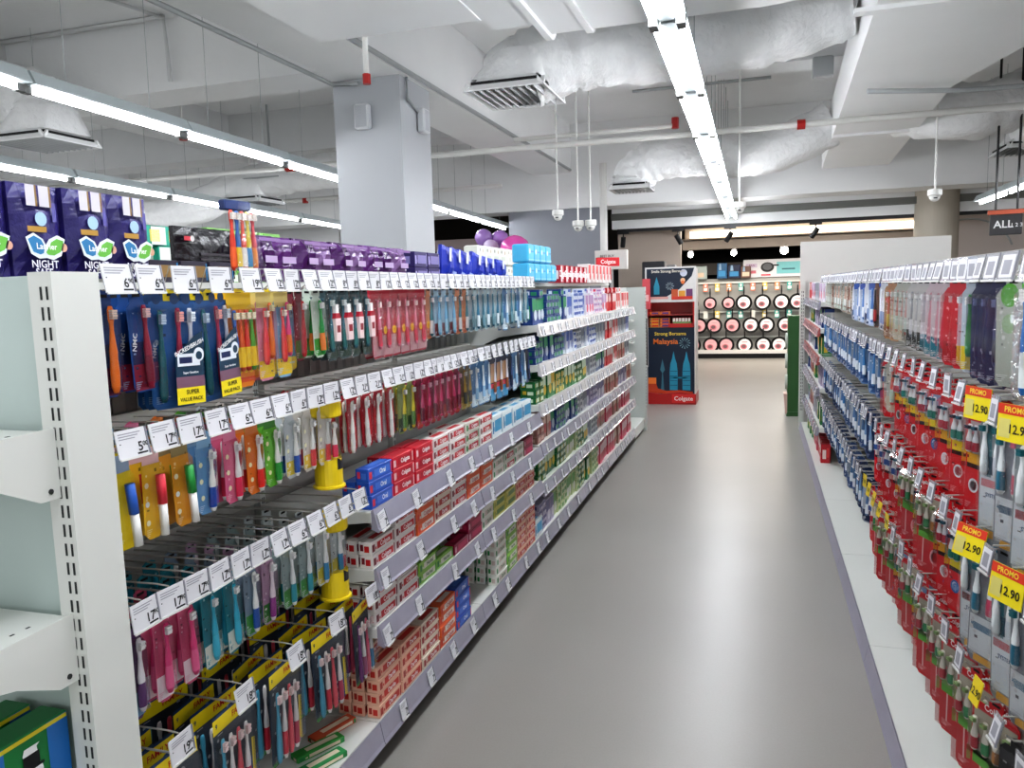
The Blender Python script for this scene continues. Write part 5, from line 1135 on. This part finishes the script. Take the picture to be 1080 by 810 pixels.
o = MB().bbox(-.22, .22, -.06, .06, 0, .26, .004, C('dad6d2')); o.text('BEST BUY', -.05, .18, .045, -.0612, C('6c6864')); o.poly([(-.1, .05), (.1, .05), (.06, .12), (-.06, .12)], -.0612, C('a8a49c'))
o = o.obj('white_sign_box', loc=(-1.92, 10.8, 1.75)); MB().box(-.02, .02, -.02, .02, -1.75, 0, GREYM).obj('post', o)
tag(o, 'white box sign on a post left of the promotion stand', 'sign')
o = MB().bbox(-.16, .16, -.16, .16, 0, 1.86, .01, C('24242a')).obj('dark_cabinet', loc=(-1.45, 11.7, 0)); tag(o, 'dark cabinet rising behind the promotion stand', 'cabinet')
o = MB().bbox(-.22, .22, -.12, .12, 0, 1.83, .01, C('807c7c')).obj('grey_cabinet', loc=(-1.45, 12.6, 0)); tag(o, 'grey cabinet behind the promotion stand header', 'cabinet')
o = empty('poster_frame', (-1.33, 9.6, 0)); MB().box(-.05, .05, -.01, .01, .55, 1.12, C('2c2420')).obj('panel', o); MB().box(-.055, -.05, -.012, .012, .53, 1.14, C('c8c4c0')).box(.05, .055, -.012, .012, .53, 1.14, C('c8c4c0')).box(-.055, .055, -.012, .012, 1.12, 1.14, C('c8c4c0')).box(-.055, .055, -.012, .012, .53, .55, C('c8c4c0')).box(-.01, .01, -.01, .01, 0, .53, GREYM).obj('frame', o)
tag(o, 'narrow dark framed panel between left gondola end and promotion stand', 'sign')

# ================================================================== FAR WALL OF PANS
w = empty('pan_display_unit', (-.2, 17.0, 0))
MB().box(-1.5, 2.9, .02, .06, 0, 1.62, mat('pan_wall_panel', 'a8a6a2', .5)).obj('back_panel', w)
m = MB()
for z in (1.52, .92, .40): m.box(-1.5, 2.9, -.03, .02, z, z + .03, WHITE_METAL)
m.obj('hook_rail', w)
MB().box(-1.5, 2.9, -.42, .02, .10, .16, WHITE_METAL).obj('base_deck', w); MB().box(-1.5, 2.9, -.38, -.36, 0, .10, BLK).obj('kick_plate', w)
MB().box(-1.5, 2.9, -.44, -.42, .10, .17, C('e8e6e2')).obj('price_rail', w)
tag(w, 'long far shelving unit hung with frying pans', 'shelving unit')
def pan_mesh(r, pink, rim):
    m = MB(); m.T = Matrix.Rotation(R(90), 4, 'X')
    m.lathe([(r * .78, -.02), (r, .015), (r * .97, .016), (r * .76, -.015)], C(rim), 24); m.T = None
    return m
for k in range(24):
    row = k // 8; col = k % 8; x = -1.32 + .345 * col + (.1 if row == 1 else 0) + (.02 * (k % 3)); z = (1.12, .66, .24 + .02)[row]; pinkish = (col < 3) or (row == 1 and col < 2) or (row == 2 and col < 3)
    r_ = (.135 if pinkish and row == 0 else .165)
    p = empty('frying_pan', (x, 16.88 if row < 2 else 16.82, z))
    pan_mesh(r_, 0, '1c1c1e').obj('pan_body', p)
    MB().disc(0, 0, r_ * .74, -.012, C('eab4b8' if pinkish else 'eceaea'), 18).disc(-r_ * .1, -r_ * .22, r_ * .34, -.0135, C('d88088'), 14, 1.2).disc(-r_ * .1, -r_ * .2, r_ * .22, -.0139, C('7c5c60'), 12, 1.2).rect(-r_ * .3, r_ * .35, r_ * .28, r_ * .42, -.0135, C('d0a8ac')).obj('round_label', p)
    MB().tube([(0, 0, r_ * .95), (0, -.01, r_ + .08), (0, -.005, r_ + .17)], [.012, .014, .011], BLK, 8).obj('handle', p)
    tag(p, 'black pan with %s label, %s from left in %s row of far wall' % ('pink' if pinkish else 'white', ordn(col + 1), ('top', 'middle', 'bottom')[row]), 'frying pan', 'frying pans hanging on the far wall')
cc = ['e88c50', 'e8c048', 'e87858', '3ca8a0', 'e8e8e0', 'e8d060', '58b8b0', 'd85048']
um = [MB().box(-.045, .045, -.01, .01, 0, .16, C(c)).rect(-.035, .035, .02, .08, -.0105, C('f0ece4')).disc(0, .12, .025, -.0105, C('e8e4dc')).mesh('utensil_card') for c in cc]
for k in range(22):
    row = k // 11; put('utensil_card', um[(k * 3 + row * 4) % 4 if row == 0 else 3 + (k % 4)], -1.5 + .235 * (k % 11) - .02, 16.93, (1.36, .80)[row], 0, 'small %s kitchen utensil card, %s along the %s far row' % (('bright orange', 'pastel teal')[row], ordn(k % 11 + 1), ('upper', 'lower')[row]), 'utensil')
sg = MB().box(-.55, .62, -.02, .02, 0, .36, C('dad8dc')); sg.rect(.1, .55, .06, .3, -.0205, C('7cc0c4')); sg.rect(.2, .45, .14, .17, -.021, C('3c6c74')); sg.disc(-.08, .2, .1, -.021, BLK, 16, 1.3); sg.disc(-.08, .21, .07, -.0215, C('5c5c60'), 16, 1.3); sg.rect(.0, .14, .22, .25, -.022, BLK); sg.rect(-.5, -.28, .2, .28, -.021, C('c8b8cc')); sg.rect(-.5, -.3, .08, .14, -.021, C('c86c78')); sg.rect(-.2, -.02, .03, .06, -.021, C('c83848'))
sg.text('PAN', -.38, .24, .06, -.0225, C('8c5c7c')); o = sg.obj('header_sign', loc=(.25, 17.0, 1.625)); tag(o, 'white header sign with pan picture above the far pans', 'sign')
for k, (x, w_, h_, c, lab) in enumerate(((-1.22, .40, .27, 'a8b4b0', 'pale grey canister set'), (-.72, .2, .32, '2c5c84', 'blue boxed set'), (-.48, .25, .28, '1c2440', 'dark blue boxed set'), (-.25, .2, .24, '6c5048', 'brown boxed set'))):
    o = MB().bbox(-w_ / 2, w_ / 2, -.1, .02, 0, h_, .01, C(c)); o.rect(-w_ * .35, w_ * .35, h_ * .15, h_ * .5, -.101, C('d8c0a8' if k in (0, 3) else '3c88b8')); o.poly([(-w_ * .3, h_ * .55), (-w_ * .05, h_ * .55), (-w_ * .1, h_ * .95), (-w_ * .25, h_ * .95)], -.101, C('e0e0dc' if k == 0 else '8ca8c0'))
    tag(o.obj('boxed_cookware', loc=(x, 17.0, 1.6206)), lab + ' on top of the far pan unit', 'box')

# ================================================================== LIGHT
def area(name, loc, sx, sy, power, col=(1, .97, .93), rot=(0, 0, 0)):
    l = bpy.data.lights.new(name, 'AREA'); l.shape = 'RECTANGLE'; l.size = sx; l.size_y = sy; l.energy = power; l.color = col
    o = bpy.data.objects.new(name, l); COL.objects.link(o); o.location = loc; o.rotation_euler = rot
    return o
for k in range(9):
    strip_light(-8.7, 1.0 + 1.29 * k, 2.70, False, 'unseen strip light added by the far left wall, %s from near end' % ordn(k + 1), 'added strip lights by the left wall')  # unseen extra lamp row, added to brighten the left ceiling
area('far_room_fill', (0.3, 15.7, 2.2), 4, 1.0, 110, (1, .93, .84))  # added fill that brightens the far wall, no fitting of the shop
area('far_floor_fill', (0, 13.6, 2.38), 4, .6, 25, (1, .94, .86))  # added supporting fill over the far floor, no lamp hangs here
wd = bpy.data.worlds.new('world'); sc.world = wd; wd.use_nodes = True
bg = wd.node_tree.nodes['Background']; bg.inputs['Color'].default_value = (.95, .97, 1, 1); bg.inputs['Strength'].default_value = 1.0
sc.cycles.transparent_max_bounces = 24; sc.cycles.max_bounces = 7; sc.cycles.diffuse_bounces = 4; sc.cycles.glossy_bounces = 3
sc.cycles.sample_clamp_indirect = 6; sc.cycles.caustics_reflective = False
sc.cycles.use_denoising = True
sc.view_settings.view_transform = 'Standard'; sc.view_settings.look = 'Medium High Contrast'; sc.view_settings.exposure = 0.04
